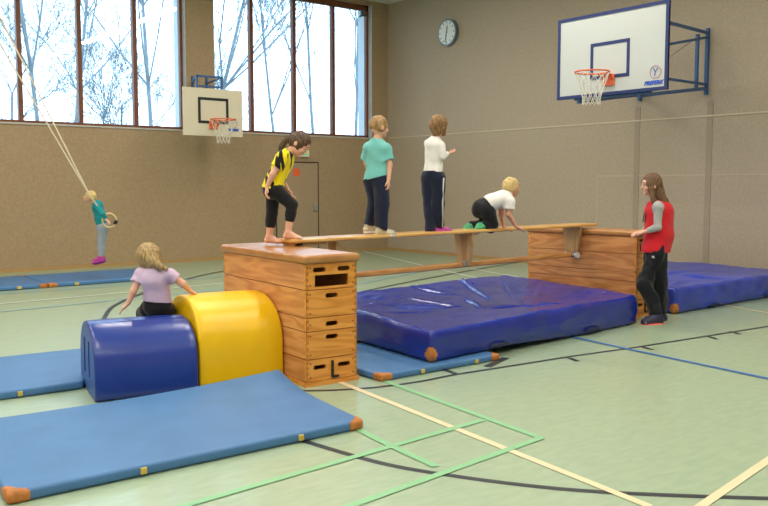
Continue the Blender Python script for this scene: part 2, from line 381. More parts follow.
ln([(100, 330), (106, 315), (116, 305), (143, 293.5), (188, 279), (228, 270.5), (290, 260)], .05, 'lblack')
ln([(-20, 314), (150, 297), (228, 289)], .04, 'lpale'); ln([(-20, 295.5), (130, 285), (228, 276)], .04, 'lpale')
ln([(360, 284), (420, 272), (480, 262)], .04, 'lpale')

# ------------------------------------------------------------------ basketball hoops
def hoop_net(rim_c, R=.225, h=.42):
    mb = MB(); N = 12; rows = 5
    def pt(i, k):
        a = 2 * PI * (i + .5 * (k % 2)) / N; f = k / rows; r = R * (1 - .48 * min(1, f * 1.3)) 
        return Vector((rim_c[0] + r * math.cos(a), rim_c[1] + r * math.sin(a), rim_c[2] - .01 - h * f))
    for i in range(N):
        for k in range(rows):
            mb.tube([pt(i, k), pt(i, k + 1)], .0035, 4); mb.tube([pt(i, k), pt(i - 1 if k % 2 == 0 else i + 1, k + 1)], .0035, 4)
    return mb
def ringpts(c, R, n=28, ax='z'):
    return [Vector((c[0] + R * math.cos(2 * PI * i / n), c[1] + R * math.sin(2 * PI * i / n), c[2])) for i in range(n)]
def backboard(root, bw, bh, z0, rimz, m_board, m_edge, edge, sq_m, logo_size, text_s):
    # local: x along the board (viewer's right = +x), -y towards the court, z height ; board face at y=0
    MB().box((0, .012, z0 + bh / 2), (bw, .024, bh)).build('board', m_board, root)
    B = [c for c in root.children][-1]
    if edge:
        mb = MB(); e = edge
        for zc in (z0 + e / 2, z0 + bh - e / 2): mb.box((0, .009, zc), (bw + .004, .034, e))
        for xc in (-bw / 2 + e / 2, bw / 2 - e / 2): mb.box((xc, .009, z0 + bh / 2), (e, .0338, bh))
        mb.build('board_border', m_edge, root)
    sw, sh, e = (bw * .33, bh * .4, .045) if bw > 1.5 else (bw * .47, bh * .49, .05); zb = rimz - .03
    mb = MB()
    for zc in (zb, zb + sh): mb.box((0, -.003, zc), (sw + e, .006, e))
    for xc in (-sw / 2, sw / 2): mb.box((xc, -.003, zb + sh / 2), (e, .0058, sh))
    mb.build('target_square', sq_m, root)
    rc = (0, -.15 - .225, rimz)
    rim = MB().tube(ringpts(rc, .225), .011, 8, closed=True)
    rim.tube([(-.07, -.01, rimz - .08), (-.06, -.16, rimz - .012)], .008, 6).tube([(.07, -.01, rimz - .08), (.06, -.16, rimz - .012)], .008, 6)
    rim.build('rim', M['orange'], root, smooth=True)
    MB().box((0, -.012, rimz - .08), (.18, .022, .15), bev=.004).box((0, -.08, rimz - .005), (.12, .15, .01)).build('rim_plate', M['orange'], root)
    hoop_net(rc).build('net', M['net'], root)
    lx, lz = bw / 2 - .18, z0 + .24
    T = Matrix.Translation((lx, -.006, lz)) @ Matrix.Rotation(PI / 2, 4, 'X')
    mb = MB().tube([T @ Vector((math.cos(a) * logo_size, math.sin(a) * logo_size, 0)) for a in [2 * PI * i / 28 for i in range(28)]], .0045, 5, closed=True)
    mb.build('emblem_ring', M['pink'], root)
    mb = MB(); s_ = logo_size
    for a, b in (((-.4, .55), (0, 0)), ((.45, .6), (0, 0)), ((0, 0), (-.15, -.65))): mb.tube([T @ Vector((a[0] * s_, a[1] * s_, 0)), T @ Vector((b[0] * s_, b[1] * s_, 0))], .0045, 5)
    mb.build('emblem_figure', M['logoblue'], root)
    text_mesh('PREFERK', text_s, M['logoblue'], root, Matrix.Translation((lx - text_s * 2.3, -.004, lz - logo_size - text_s * 1.15)) @ Matrix.Rotation(PI / 2, 4, 'X'), 'lettering', bold=.004, shear=.3)
# right-wall hoop : board plane x=9.6, court side is -x. local +x (viewer right) -> world -y ; local -y -> world -x
t = thing('basketball_hoop', 'large white basketball backboard with navy border bracketed to the right-hand wall', 'basketball hoop', (9.6, 7.18, 0), -PI / 2, 'basketball hoops')
backboard(t, 1.8, 1.13, 2.72, 3.0, M['board'], M['navy'], .045, M['navy'], .08, .072)
mb = MB()
wy = XR - 9.6 - .026   # local y of the wall
for xs_ in (-.1, -1.3):
    xb = .45 if xs_ == -.1 else -.55
    mb.bar((xs_, wy, 3.85), (xb, .05, 3.72), .04).bar((xs_, wy, 3.0), (xb, .05, 2.68), .05)
    mb.bar((xs_, wy - .02, 3.78), (xb - .1, .05, 3.28), .038).bar((xs_, wy - .02, 3.06), (xb, .05, 2.95), .035)
    mb.bar((xs_, wy, 2.9), (xs_, wy, 3.92), .05).bar((xs_, wy - .28, 2.98), (xs_, wy - .28, 3.8), .045)
for z in (2.72, 3.7): mb.bar((-.62, .055, z), (.62, .055, z), .05)
mb.bar((.45, .06, 2.65), (.45, .06, 3.75), .05).bar((-.55, .06, 2.65), (-.55, .06, 3.75), .05)
mb.build('wall_bracket', M['steelblue'], t)
MB().tube([(-.1, wy - .2, 3.8), (.4, .1, 2.9)], .006, 5).build('tension_cable', M['steel'], t)
# back-wall hoop : board plane y=14.2
t = thing('basketball_hoop', 'smaller cream basketball backboard with black square below the windows on the back wall', 'basketball hoop', (7.25, 14.2, 0), 0, 'basketball hoops')
backboard(t, 1.2, .86, 2.4, 2.68, M['board2'], None, 0, M['blackpaint'], .065, .06)
mb = MB()
for x in (-.3, .2): mb.bar((x, .05, 2.45), (x, .05, 3.5), .035)
mb.bar((-.3, .05, 3.48), (.2, .05, 3.48), .035)
for x in (-.3, .2):
    mb.bar((x, .05, 3.48), (x * .6 + .27, YB - 14.2 - .0185, 3.48), .03).bar((x, .05, 2.55), (x * .6 + .27, YB - 14.2 - .0185, 2.62), .03)
    mb.bar((x * .6 + .27, YB - 14.2 - .0185, 2.5), (x * .6 + .27, YB - 14.2 - .0185, 3.6), .035)
mb.bar((-.3, .05, 3.3), (.2, .05, 3.3), .03)
mb.build('wall_bracket', M['steelblue'], t)

# clock on the right wall
t = thing('wall_clock', 'round white analogue clock high on the right-hand wall', 'clock', (XR, 13.17, 4.67), -PI / 2)
RX = Matrix.Rotation(PI / 2, 4, 'X')
def disc(r, y0, y1, n=40): 
    return MB().prism([(r * math.cos(2 * PI * i / n), r * math.sin(2 * PI * i / n)) for i in range(n)], y1 - y0, Matrix.Translation((0, y1, 0)) @ RX)
disc(.275, -.09, -.002).build('case', M['clockrim'], t)
disc(.245, -.094, -.088).build('dial', M['clock'], t)
for i in range(12):
    a = 2 * PI * i / 12; MB().box((.21 * math.sin(a), -.096, .21 * math.cos(a)), (.014, .003, .045), Matrix.Rotation(a, 3, 'Y')).build('hour_mark', M['black'], t)
MB().box((.01, -.1, .06), (.022, .004, .15), Matrix.Rotation(.12, 3, 'Y')).build('hour_hand', M['black'], t)
MB().box((-.02, -.104, -.085), (.016, .004, .22), Matrix.Rotation(.2, 3, 'Y')).build('minute_hand', M['black'], t)

# ceiling lights (above the frame) 
def clight(x, y):
    t = thing('ceiling_light', 'long ceiling lamp above the frame', 'lamp', (x, y, ZC), 0, 'ceiling lamps')
    MB().box((0, 0, -.03), (.3, 2.4, .06)).build('lamp_housing', M['lampc'], t)
    MB().box((0, 0, -.066), (.24, 2.3, .012)).build('diffuser', M['lampe'], t)
    l = bpy.data.lights.new('lamp_light', 'AREA'); l.shape = 'RECTANGLE'; l.size = .25; l.size_y = 2.3; l.energy = 72; l.color = (1, .93, .83)
    lo = bpy.data.objects.new('lamp_light', l); COL.objects.link(lo); lo.parent = t; lo.location = (0, 0, -.09)
for x in (-6, -2.4, 1.2, 4.8, 8.4):
    for y in (-.5, 3.5, 7.5, 11.5): 
        clight(x, y)
# ------------------------------------------------------------------ mats
def W2(R, F): return W(R, F)
def slab_thing(name, label, cat, group, near_left, ang, L, Wd, T, m, r, lift=None, n=(24, 12, 2), corner=.085, tabs=True, quad=None, z0=0, pads=((-1, -1), (1, -1), (1, 1), (-1, 1))):
    """near_left = (R,F) of near-left corner; local x along ang (deg, camera-frame), local y away"""
    a = math.radians(ang); cx = near_left[0] + math.cos(a) * L / 2 - math.sin(a) * Wd / 2; cy = near_left[1] + math.sin(a) * L / 2 + math.cos(a) * Wd / 2
    t = thing(name, label, cat, W(cx, cy, z0), AZ + a, group)
    def f(p):
        u, v = p.x / L + .5, p.y / Wd + .5; x, y = p.x, p.y
        if quad:   # slight skew of the soft mat: four measured corners
            A, B, C, D = quad; x = (A[0] * (1 - u) + B[0] * u) * (1 - v) + (D[0] * (1 - u) + C[0] * u) * v; y = (A[1] * (1 - u) + B[1] * u) * (1 - v) + (D[1] * (1 - u) + C[1] * u) * v
            ca, sa = math.cos(a), math.sin(a); x, y = x - cx, y - cy; x, y = x * ca + y * sa, -x * sa + y * ca
        return Vector((x, y, p.z + (lift(u, v) if lift else 0)))
    rounded(L, Wd, T, r, n[0], n[1], n[2], f).build('mat_cover', m, t, smooth=True)
    for sx, sy in pads:
        cp = Vector((sx * L / 2, sy * Wd / 2, 0))
        pr = lambda p, cp=cp: abs(p.x - cp.x) + abs(p.y - cp.y) < corner * 1.3
        rounded(L, Wd, T, r, n[0] * 6, n[1] * 6, max(2, n[2] * 2), f, .003, pr).build('leather_corner', M['leather'], t, smooth=True)
    if tabs:
        for u in (-.18, .28):
            p = f(Vector((u * L, -Wd / 2, T / 2)))
            MB().box(p + Vector((0, -.006, 0)), (.032, .014, T * .55), bev=.003).build('carry_tab', M['tag'], t)
    return t
nz = lambda x, y, s, sd: noise.noise(Vector((x * s, y * s, sd)))
slab_thing('gym_mat', 'blue gym mat lying in the foreground in front of the blue and yellow rolls', 'gym mat', 'thin blue gym mats', (-1.78, 3.91), 38.2, 2.07, 1.28, .06, M['matblue'], .02,
           lift=lambda u, v: .085 * max(0, (v - .55) / .45) ** 1.6 * (.02 + .98 * max(0, u) ** 2.5) + .004 * nz(u, v, 3, 1) + .003, pads=((-1, -1), (1, -1)), quad=((-1.765, 3.83), (-.125, 5.08), (-.775, 6.14), (-2.58, 5.0)))
slab_thing('gym_mat', 'blue gym mat running off the left edge beside the blue roll', 'gym mat', 'thin blue gym mats', (-2.215 - .809 * 2, 6.10 - .588 * 2), 36, 2.0, 1.32, .06, M['matblue'], .02,
           lift=lambda u, v: .004 * nz(u, v, 3, 4) + .003, pads=((-1, -1), (-1, 1)),
           quad=((-2.215 - .809 * 2, 6.10 - .588 * 2), (-2.215, 6.10), (-2.56, 7.42), (-2.80 - .809 * 2, 7.36 - .588 * 2)))
slab_thing('gym_mat', 'blue gym mat squeezed under the big landing mat beside the near vaulting box', 'gym mat', 'thin blue gym mats', (-.02, 6.32), 38.5, 1.3, 1.15, .055, M['matblue'], .02, lift=lambda u, v: .001)
def wmat(x0, x1, y0, y1, label, sd):
    t = thing('gym_mat', label, 'gym mat', ((x0 + x1) / 2, (y0 + y1) / 2, 0), 0, 'thin blue gym mats')
    L, Wd = x1 - x0, y1 - y0; f = lambda p: Vector((p.x, p.y, p.z + .003 + .004 * nz(p.x, p.y, 1, sd)))
    rounded(L, Wd, .06, .02, 20, 12, 2, f).build('mat_cover', M['matblue'], t, smooth=True)
    for sx, sy in ((-1, -1), (1, -1), (1, 1), (-1, 1)):
        rounded(L, Wd, .06, .02, 60, 40, 3, f, .003, lambda p: abs(p.x - sx * L / 2) + abs(p.y - sy * Wd / 2) < .13).build('leather_corner', M['leather'], t, smooth=True)
    for u in (-.3, .3): MB().box((u * L, -Wd / 2 - .008, .033), (.06, .02, .04), bev=.004).build('carry_tab', M['tag'], t)
wmat(3.76, 5.74, 12.63, 14.05, 'blue gym mat below the swinging child near the back wall', 3)
wmat(1.74, 3.74, 12.63, 14.05, 'blue gym mat at the left edge by the back wall, cut by the frame', 9)

# crash mats
def crash(label, A, B, C, D, T, m, z0, sd, creases, sag=.05, drop=0, back=0):
    A, B, C, D = [W(*p) for p in (A, B, C, D)]
    ctr = (A + B + C + D) / 4; t = thing('landing_mat', label, 'landing mat', (ctr.x, ctr.y, z0), 0, 'thick blue landing mats')
    L = (B - A).length; Wd = (D - A).length
    ex_, ey_ = (B - A).normalized(), (D - A).normalized()
    def loc(px, py):
        q_ = g(px, py, z0 + T + back * .7) - A; return q_.dot(ex_), q_.dot(ey_)
    creases = [(*loc(c[0], c[1]), *loc(c[2], c[3]), c[4], c[5]) if len(c) == 6 and c[0] > 20 else c for c in creases]
    def f(p, L=L, Wd=Wd):
        u, v = p.x / L + .5, p.y / Wd + .5
        q = A * (1 - u) * (1 - v) + B * u * (1 - v) + C * u * v + D * (1 - u) * v - ctr
        e = min(u, 1 - u, v, 1 - v) * 2; h = p.z / T
        x, y = u * L, v * Wd
        z = p.z - sag * h * min(1, e * 2.2); sp = min(1, max(0, (u - .25) / .5)); z -= drop * sp * sp * (3 - 2 * sp) * (1 - h); z += h * back * v
        z += h * (.024 * nz(x, y, 1.4, sd) + .006 * nz(x, y, 4.5, sd + 3) + .006 * nz(x * .35 + y, y * 2 - x, 4, sd + 6))
        for (x1, y1, x2, y2, a_, w_) in creases:
            ab = Vector((x2 - x1, y2 - y1)); k = max(0, min(1, ((x - x1) * ab.x + (y - y1) * ab.y) / ab.length_squared))
            dd = math.hypot(x - x1 - ab.x * k, y - y1 - ab.y * k)
            dd += .005 * nz(x, y, 3, 7)
            z += h * a_ * (math.exp(-(dd / w_) ** 2) - .5 * math.exp(-((dd - 2 * w_) / w_) ** 2)) * math.sin(PI * min(1, max(.05, k))) ** .5
        bul = (.018 * math.sin(PI * h) + .016 * nz(x * 2 + y * 2, p.z * 6, 2, sd + 5)) * (1 if min(u, 1 - u, v, 1 - v) < .02 else 0)
        out = Vector((0, 0, 0))
        if bul:
            dirn = (q - Vector((0, 0, q.z))).normalized(); out = dirn * bul
        return Vector((q.x + out.x, q.y + out.y, max(-drop, z)))
    rounded(L, Wd, T, .045, 200, 130, 8, f).build('mat_cover', m, t, smooth=True)
    for sx, sy in ((-1, -1), (1, -1), (1, 1), (-1, 1)):
        cp = Vector((sx * L / 2, sy * Wd / 2, .06))
        rounded(L, Wd, T, .045, 220, 140, 14, lambda p: f(p), .006, lambda p: (p - cp).length < .078).build('leather_corner', M['leather'], t, smooth=True)
    # carry straps on the long near side
    for k in (.27, .73):
        pts = [f(Vector(((k + s_ * .04 - .5) * L, -Wd / 2, .03 + (.02 if abs(s_) < .9 else 0)))) for s_ in (-1, -.5, 0, .5, 1)]
        nrm = ((A + B) / 2 - ctr); nrm.z = 0; nrm.normalize()
        MB().tube([p + nrm * (.012 + .02 * (1 if 0 < i < 4 else 0)) for i, p in enumerate(pts)], .012, 6).build('carry_strap', M['strap'], t, smooth=True)
    return t
crash('big thick dark blue landing mat under the bench between the two vaulting boxes', (.38, 6.72), (2.74, 9.02), (1.54, 10.72), (-.82, 8.50), .262, M['crash'], .058, 2.3,
      [(457, 282, 512, 301, .022, .025), (516, 281, 545, 304, .024, .024), (470, 298, 494, 306, .02, .018), (384, 297, 475, 305, .011, .026), (360, 312, 430, 306, .010, .03), (400, 290, 470, 296, .012, .03), (568, 287, 556, 300, .014, .035), (494, 306, 600, 302, .014, .03), (545, 304, 590, 300, .014, .02), (.5, 1.5, 1.2, .9, .012, .03)], drop=.055, back=.045)
a39 = math.radians(39.6); P0 = Vector((3.38, 9.68)); e1 = Vector((math.cos(a39), math.sin(a39))); e2 = Vector((-e1.y, e1.x))
q = [P0, P0 + e1 * 3.1, P0 + e1 * 3.1 + e2 * 2.05, P0 + e2 * 2.05]
crash('thick blue landing mat behind the woman by the right-hand wall', *[tuple(p) for p in q], .31, M['crash2'], .003, 8.1,
      [(.1, .3, 1.2, .5, .02, .05), (.6, 1.2, 2.4, 1.0, .02, .06), (1.4, .1, 1.6, .9, .02, .04)], sag=.03)

# ------------------------------------------------------------------ foam rolls
A36 = 36.0
def roll(label, start, A36, L, w, h, m, mend, slots, bL, bR):
    a = math.radians(A36); kL, kR = math.tan(math.radians(bL - A36)), math.tan(math.radians(bR - A36))
    def xs(x, y): f_ = x / L + .5; return x - (y + w / 2) * (kL * (1 - f_) + kR * f_)
    e = (math.cos(a), math.sin(a)); d_ = (-e[1], e[0])
    cx = start[0] + e[0] * L / 2 + d_[0] * w / 2; cy = start[1] + e[1] * L / 2 + d_[1] * w / 2
    t = thing('foam_roll', label, 'foam roll', W(cx, cy, .002), AZ + a, 'soft play foam rolls')
    # D-section profile (y,z) : flat base, vertical lower flanks, arched top
    prof = []
    vz = h * .40; N = 26
    for i in range(7): prof.append((-w / 2 + w * i / 6 * .0 + 0, .02 + (vz - .02) * i / 6))
    for i in range(1, N): 
        th = PI - PI * i / N; c, s_ = math.cos(th), math.sin(th)
        prof.append((w / 2 * math.copysign(abs(c) ** .9, c), vz + (h - vz) * abs(s_) ** .9))
    for i in range(7): prof.append((w / 2, vz - (vz - .02) * i / 6))
    prof += [(w / 2 - .02, 0)] + [(w / 2 - .02 - (w - .04) * i / 6, 0) for i in range(1, 7)]
    cyz = (0, h * .45)
    b = bmesh.new(); rings = []
    rs = [(-L / 2, .94), (-L / 2, .975), (-L / 2 + .006, .99), (-L / 2 + .02, 1.0)] + [(-L / 2 + .02 + (L - .04) * i / 20, 1.0 + .006 * math.sin(PI * i / 20)) for i in range(1, 20)] + [(L / 2 - .02, 1.0), (L / 2 - .006, .99), (L / 2, .975), (L / 2, .94)]
    for x, s_ in rs:
        rings.append([b.verts.new((xs(x, y), cyz[0] + (y - cyz[0]) * s_, max(0, cyz[1] + (z - cyz[1]) * (s_ if z > .01 else 1)) + .004 * nz(x * 3, y * 5, 1, z))) for y, z in prof])
    for A, B in zip(rings, rings[1:]):
        for k in range(len(prof)): b.faces.new((A[k], A[(k + 1) % len(prof)], B[(k + 1) % len(prof)], B[k]))
    b.faces.new(rings[0]); b.faces.new(rings[-1][::-1])
    mb = MB.__new__(MB); mb.b = b; ob = mb.build('foam_cover', m, t, smooth=True)
    # end panels and piping
    for sx in (-1, 1):
        pl = [(cyz[0] + (y) * .955, cyz[1] + (z - cyz[1]) * .955) for y, z in prof]
        MB().tube([(xs(sx * (L / 2 - .004), y), y, z) for y, z in pl], .006, 6, closed=True).build('piping', m, t, smooth=True)
        mp = Matrix(((0, 0, 1, sx * (L / 2 + .001) - .001), (1, 0, 0, 0), (0, 1, 0, 0), (0, 0, 0, 1)))
        ep = MB().prism([(y * .94, cyz[1] + (z - cyz[1]) * .93) for y, z in prof], .003, mp)
        for v_ in ep.b.verts: v_.co.x = xs(v_.co.x, v_.co.y)
        ep.build('end_panel', mend, t)
    if slots:
        for y in (-.1, .12): MB().box((xs(-L / 2, y) - .004, y, h * .5), (.01, .045, h * .5), bev=.003).build('end_strap', M['rollblue'], t)
    # seams across the arch
    MB().tube([(x, -w * .12, h * .985) for x in [-L / 2 + .03 + (L - .06) * i / 8 for i in range(9)]], .004, 5).build('seam', m, t, smooth=True)
    return t
N0 = (-1.98, 5.77)
ee = (math.cos(math.radians(A36)), math.sin(math.radians(A36)))
N0 = (-1.985, 5.69)
roll('dark blue foam roll with flat base, left of the yellow roll', N0, 27, .715, .74, .515, M['rollblue'], M['rollblue2'], True, 27, 29)
roll('bright yellow foam roll between the blue roll and the vaulting box', (-1.343, 6.06), 32, .67, .86, .65, M['yellow'], M['yellow'], False, 29.5, 35)

# ------------------------------------------------------------------ vaulting boxes
def stadium(cx, cy, w, h, n=6):
    r = h / 2; out = []
    for s_, c0 in ((1, cx + w / 2 - r), (-1, cx - w / 2 + r)):
        for i in range(n + 1):
            a = -PI / 2 + PI * i / n; out.append((c0 + s_ * r * math.cos(a), cy + s_ * r * math.sin(a)))
    return out
def rectp(x0, y0, x1, y1): return [(x0, y0), (x1, y0), (x1, y1), (x0, y1)]
def vault_box(label, near, ang, w, L, holes_side=1):
    """near = (R,F) of near corner between the short end (running along ang) and the long side (running along ang+90)"""
    a = math.radians(ang); e = (math.cos(a), math.sin(a)); d_ = (-e[1], e[0])
    cx, cy = near[0] + e[0] * w / 2 + d_[0] * L / 2, near[1] + e[1] * w / 2 + d_[1] * L / 2
    t = thing('vaulting_box', label, 'vaulting box', W(cx, cy, .0), AZ + a, 'wooden vaulting boxes')
    hs = [.03, .205, .21, .115, .205, .165]; z = 0; th = .022
    hs = [.034, .17, .208, .104, .208, .196]
    for i, h in enumerate(hs):
        if i == 0:
            mb = MB()
            for sy in (-1, 1): mb.box((0, sy * (L / 2 - .012), h / 2), (w + .03, .045, h))
            for sx in (-1, 1): mb.box((sx * (w / 2 - .01), 0, h / 2), (.045, L - .05, h))
            mb.build('base_frame', M['woodend'], t); z += h; continue
        z0, z1 = z + .003, z + h - .003; zc = (z0 + z1) / 2
        top = z1
        if i == 1: holes = [stadium(-w * .24, z1 - .062, .11, .034), stadium(w * .24, z1 - .062, .11, .034)]
        elif i in (2, 3, 4): holes = [stadium(.0, z1 - (.047 if i != 3 else .052), .11, .036)]
        else: holes = [stadium(-w * .24, z1 - .045, .11, .036), stadium(w * .24, z1 - .045, .11, .036), rectp(-w * .33, z0 + .018, w * .33, z1 - .085)]
        sec = MB()
        for sx in (-1, 1): sec.box((sx * (w / 2 - th / 2), 0, zc), (th, L - 2 * th, z1 - z0))
        if i < 5:
            for sx in (-1, 1): sec.box((sx * (w / 2 - th - .004), 0, z1), (.012, L - 2 * th - .01, .03))
            for sy in (-1, 1): sec.box((0, sy * (L / 2 - th - .004), z1 + .001), (w - 2 * th - .01, .012, .026))
        so = sec.build('box_section', M['woodside'], t)
        for sy in (-1, 1):
            y = sy * (L / 2 - th / 2)
            me = curve_panel('end_panel', rectp(-w / 2, z0, w / 2, z1), holes, th, None, None, Matrix.Translation((0, y, 0)) @ RX)
            me.materials.clear(); link('end_panel', me, M['woodend'], so)
            for sx in (-1, 1):   # finger joint marks and screws
                k = max(2, int(round((z1 - z0) / .045))); hh = (z1 - z0) / k
                pl = [(0, z0), (.006, z0)]
                for q_ in range(k): pl += [(.006, z0 + hh * (q_ + .25)), (.026, z0 + hh * (q_ + .25)), (.026, z0 + hh * (q_ + .75)), (.006, z0 + hh * (q_ + .75))]
                pl += [(.006, z1), (0, z1)]
                mtx = Matrix(((0, 0, sx * 1.0, sx * (w / 2 - .001)), (-sy * 1.0, 0, 0, sy * (L / 2)), (0, 1, 0, 0), (0, 0, 0, 1)))
                MB().prism(pl, .0025, mtx).build('finger_joint', M['woodend'], so)
                mtx = Matrix(((-sx * 1.0, 0, 0, sx * (w / 2)), (0, 0, sy * 1.0, sy * (L / 2 - .001)), (0, 1, 0, 0), (0, 0, 0, 1)))
                MB().prism([(x * .8, zz) for x, zz in pl], .0025, mtx).build('finger_joint', M['joint'], so)
            if sy < 0:
                for sx in (-1, 1):
                    for zz in ((z0 + .03, z1 - .03) if h > .13 else (zc,)):
                        MB().tube([(sx * (w / 2 - .035), -L / 2 - .002, zz), (sx * (w / 2 - .035), -L / 2 + .002, zz)], .006, 8).build('screw', M['screw'], so)
        z += h
    ob = rounded(w + .05, L + .05, .062, .024, 10, 24, 1, lambda p: Vector((p.x, p.y, p.z + z + .004 * (1 - (2 * p.x / (w + .05)) ** 2) * (1 if p.z > .04 else 0)))).build('padded_top', M['top'], t, smooth=True)
    # L-shaped latch at the bottom of the near end
    MB().box((.0, -L / 2 - .008, .115), (.016, .014, .13), bev=.003).box((.025, -L / 2 - .008, .055), (.06, .014, .016), bev=.003).build('latch', M['black'], t)
    return t
vault_box('wooden vaulting box nearest the camera, beside the yellow roll', (-.575, 6.15), 35, .445, 1.44)
vault_box('wooden vaulting box further away, where the woman in the red vest leans', (2.84, 9.42), 45, .42, 1.47)

# ------------------------------------------------------------------ bench
E0 = Vector((-.83, 7.11)); E1 = Vector((2.45, 10.1)); BA = math.atan2((E1 - E0).y, (E1 - E0).x); BL = (E1 - E0).length
ZB = .985
bt = thing('gym_bench', 'long varnished wooden gym bench bridging the two vaulting boxes', 'bench', W(E0.x, E0.y, ZB), AZ + BA)
PLT = .032
rounded(BL, .26, PLT, .012, 40, 4, 1, lambda p: Vector((p.x + BL / 2, p.y, p.z + .028))).build('plank', M['plank'], bt, smooth=True)
MB().box((.2, 0, .014), (.34, .16, .026), bev=.004).build('hook_block', M['rail'], bt)
MB().box((.08, 0, .012), (.05, .2, .022), bev=.003).build('end_hook', M['black'], bt)
zr = -.325
rounded(BL - .75, .09, .05, .012, 20, 2, 1, lambda p: Vector((p.x + (BL - .75) / 2 + .45, p.y, p.z + zr))).build('balance_rail', M['rail'], bt, smooth=True)
MB().prism([(-.06, .028), (.06, .028), (.05, -.30), (-.05, -.30)], .03, Matrix.Translation((.53, 0, 0)) @ Matrix(((0, 0, -1, 0), (1, 0, 0, 0), (0, 1, 0, 0), (0, 0, 0, 1)))).build('leg', M['leg'], bt)
for x in (2.24, 4.12):
    lt = MB().prism([(-.13, .025), (.13, .025), (.075, -.30), (-.075, -.30)], .035, Matrix.Translation((x + .0175, 0, 0)) @ Matrix(((0, 0, -1, 0), (1, 0, 0, 0), (0, 1, 0, 0), (0, 0, 0, 1)))).build('leg', M['leg'], bt)
    MB().box((x - .05, -.052, zr + .045), (.05, .012, .05), bev=.003).build('bracket', M['steel'], lt)
    if x > 4: 
        for sy in (-1, 1): MB().tube([(x, sy * .09, zr + .02), (x, sy * .05, zr + .02)], .035, 12).build('roller', M['rubber'], lt)
# ------------------------------------------------------------------ implicit-surface modelling for the people
class SDF:
    def __init__(s): s.p = []; s.cut = []
    def cap(s, a, b, ra, rb, k=.01, flat=None, ends=(0, 0), sub=False):
        a, b = np.array(a, float), np.array(b, float); s.p.append(('c', a, b, ra, rb, k, flat, ends, sub)); return s
    def ell(s, c, r, axes=None, k=.01, sub=False):
        s.p.append(('e', np.array(c, float), np.array(r, float), np.array(axes if axes is not None else np.eye(3), float), k, sub)); return s
    def plane(s, c, n, reg=None):
        n = np.array(n, float); s.cut.append((np.array(c, float), n / np.linalg.norm(n), reg)); return s
    def mesh(s, v, wob=0, wf=40, groove=None, seed=0):
        lo = np.full(3, 1e9); hi = -lo
        for p in s.p:
            if p[-1]: continue
            if p[0] == 'c':
                r = max(p[3], p[4]) * 1.25 + .015; lo = np.minimum(lo, np.minimum(p[1], p[2]) - r); hi = np.maximum(hi, np.maximum(p[1], p[2]) + r)
            else:
                r = p[2].max() + .015; lo = np.minimum(lo, p[1] - r); hi = np.maximum(hi, p[1] + r)
        lo -= 3 * v; hi += 3 * v; n = np.ceil((hi - lo) / v).astype(int) + 1
        F = np.full(n, .5, np.float32)
        ax = [lo[i] + v * np.arange(n[i]) for i in range(3)]
        for p in s.p:
            if p[0] == 'c':
                r = max(p[3], p[4]) * 1.25 + p[5] + 3 * v + .01; l = np.minimum(p[1], p[2]) - r; h = np.maximum(p[1], p[2]) + r
            else: r = p[2].max() + p[4] + 3 * v + .01; l = p[1] - r; h = p[1] + r
            i0 = np.maximum(0, ((l - lo) / v).astype(int)); i1 = np.minimum(n, ((h - lo) / v).astype(int) + 2)
            if (i1 <= i0).any(): continue
            X = np.stack(np.meshgrid(*[ax[i][i0[i]:i1[i]] for i in range(3)], indexing='ij'), -1)
            if p[0] == 'c':
                _, a, b, ra, rb, k, flat, ends, sub = p
                ab = b - a; L2 = max(1e-9, ab @ ab); t = ((X - a) @ ab) / L2; tc = np.clip(t, 0, 1)
                q = X - a - tc[..., None] * ab
                if flat is not None:
                    nn, f = flat; nn = np.array(nn, float); nn = nn / np.linalg.norm(nn); q = q + (q @ nn)[..., None] * nn * (1 / f - 1)
                d = np.sqrt((q ** 2).sum(-1)) - (ra + (rb - ra) * tc)
                Ln = math.sqrt(L2)
                if ends[0]: d = np.maximum(d, -t * Ln)
                if ends[1]: d = np.maximum(d, (t - 1) * Ln)
            else:
                _, c, rr, A, k, sub = p
                q = (X - c) @ A.T; k0 = np.sqrt(((q / rr) ** 2).sum(-1)); k1 = np.sqrt(((q / rr ** 2) ** 2).sum(-1)) + 1e-9; d = k0 * (k0 - 1) / k1
            sl = tuple(slice(i0[i], i1[i]) for i in range(3)); G = F[sl]
            if sub:
                h_ = np.clip(.5 - .5 * (G + d) / k, 0, 1); F[sl] = G * (1 - h_) + (-d) * h_ + k * h_ * (1 - h_)
            else:
                h_ = np.clip(.5 + .5 * (G - d) / k, 0, 1); F[sl] = G * (1 - h_) + d * h_ - k * h_ * (1 - h_)
        if wob or groove or s.cut:
            X = np.stack(np.meshgrid(*ax, indexing='ij'), -1).astype(np.float32)
            if wob:
                rg = np.random.RandomState(seed)
                for i in range(5):
                    dv = rg.normal(size=3); dv[2] *= .8; dv /= np.linalg.norm(dv); ph = rg.rand() * 6
                    F += wob / 2.2 * np.sin(X @ (dv * wf * (.6 + .8 * rg.rand())).astype(np.float32) + ph + 1.3 * np.sin(X[..., (i + 1) % 3] * wf * .5 + ph))
            if groove:
                amp, fr = groove; F += (amp * np.sin(X[..., 0] * fr + 2 * np.sin(X[..., 2] * 14)) * np.sin(X[..., 1] * fr * .9 + X[..., 2] * 9)).astype(np.float32)
            for c, nn, reg in s.cut:
                d = (X - c.astype(np.float32)) @ nn.astype(np.float32)
                if reg is not None:
                    rc, rr = reg; ins = ((X - np.array(rc, np.float32)) ** 2).sum(-1) < rr * rr; F = np.where(ins, np.maximum(F, d), F)
                else: F = np.maximum(F, d)
        return nets(F, lo, v)
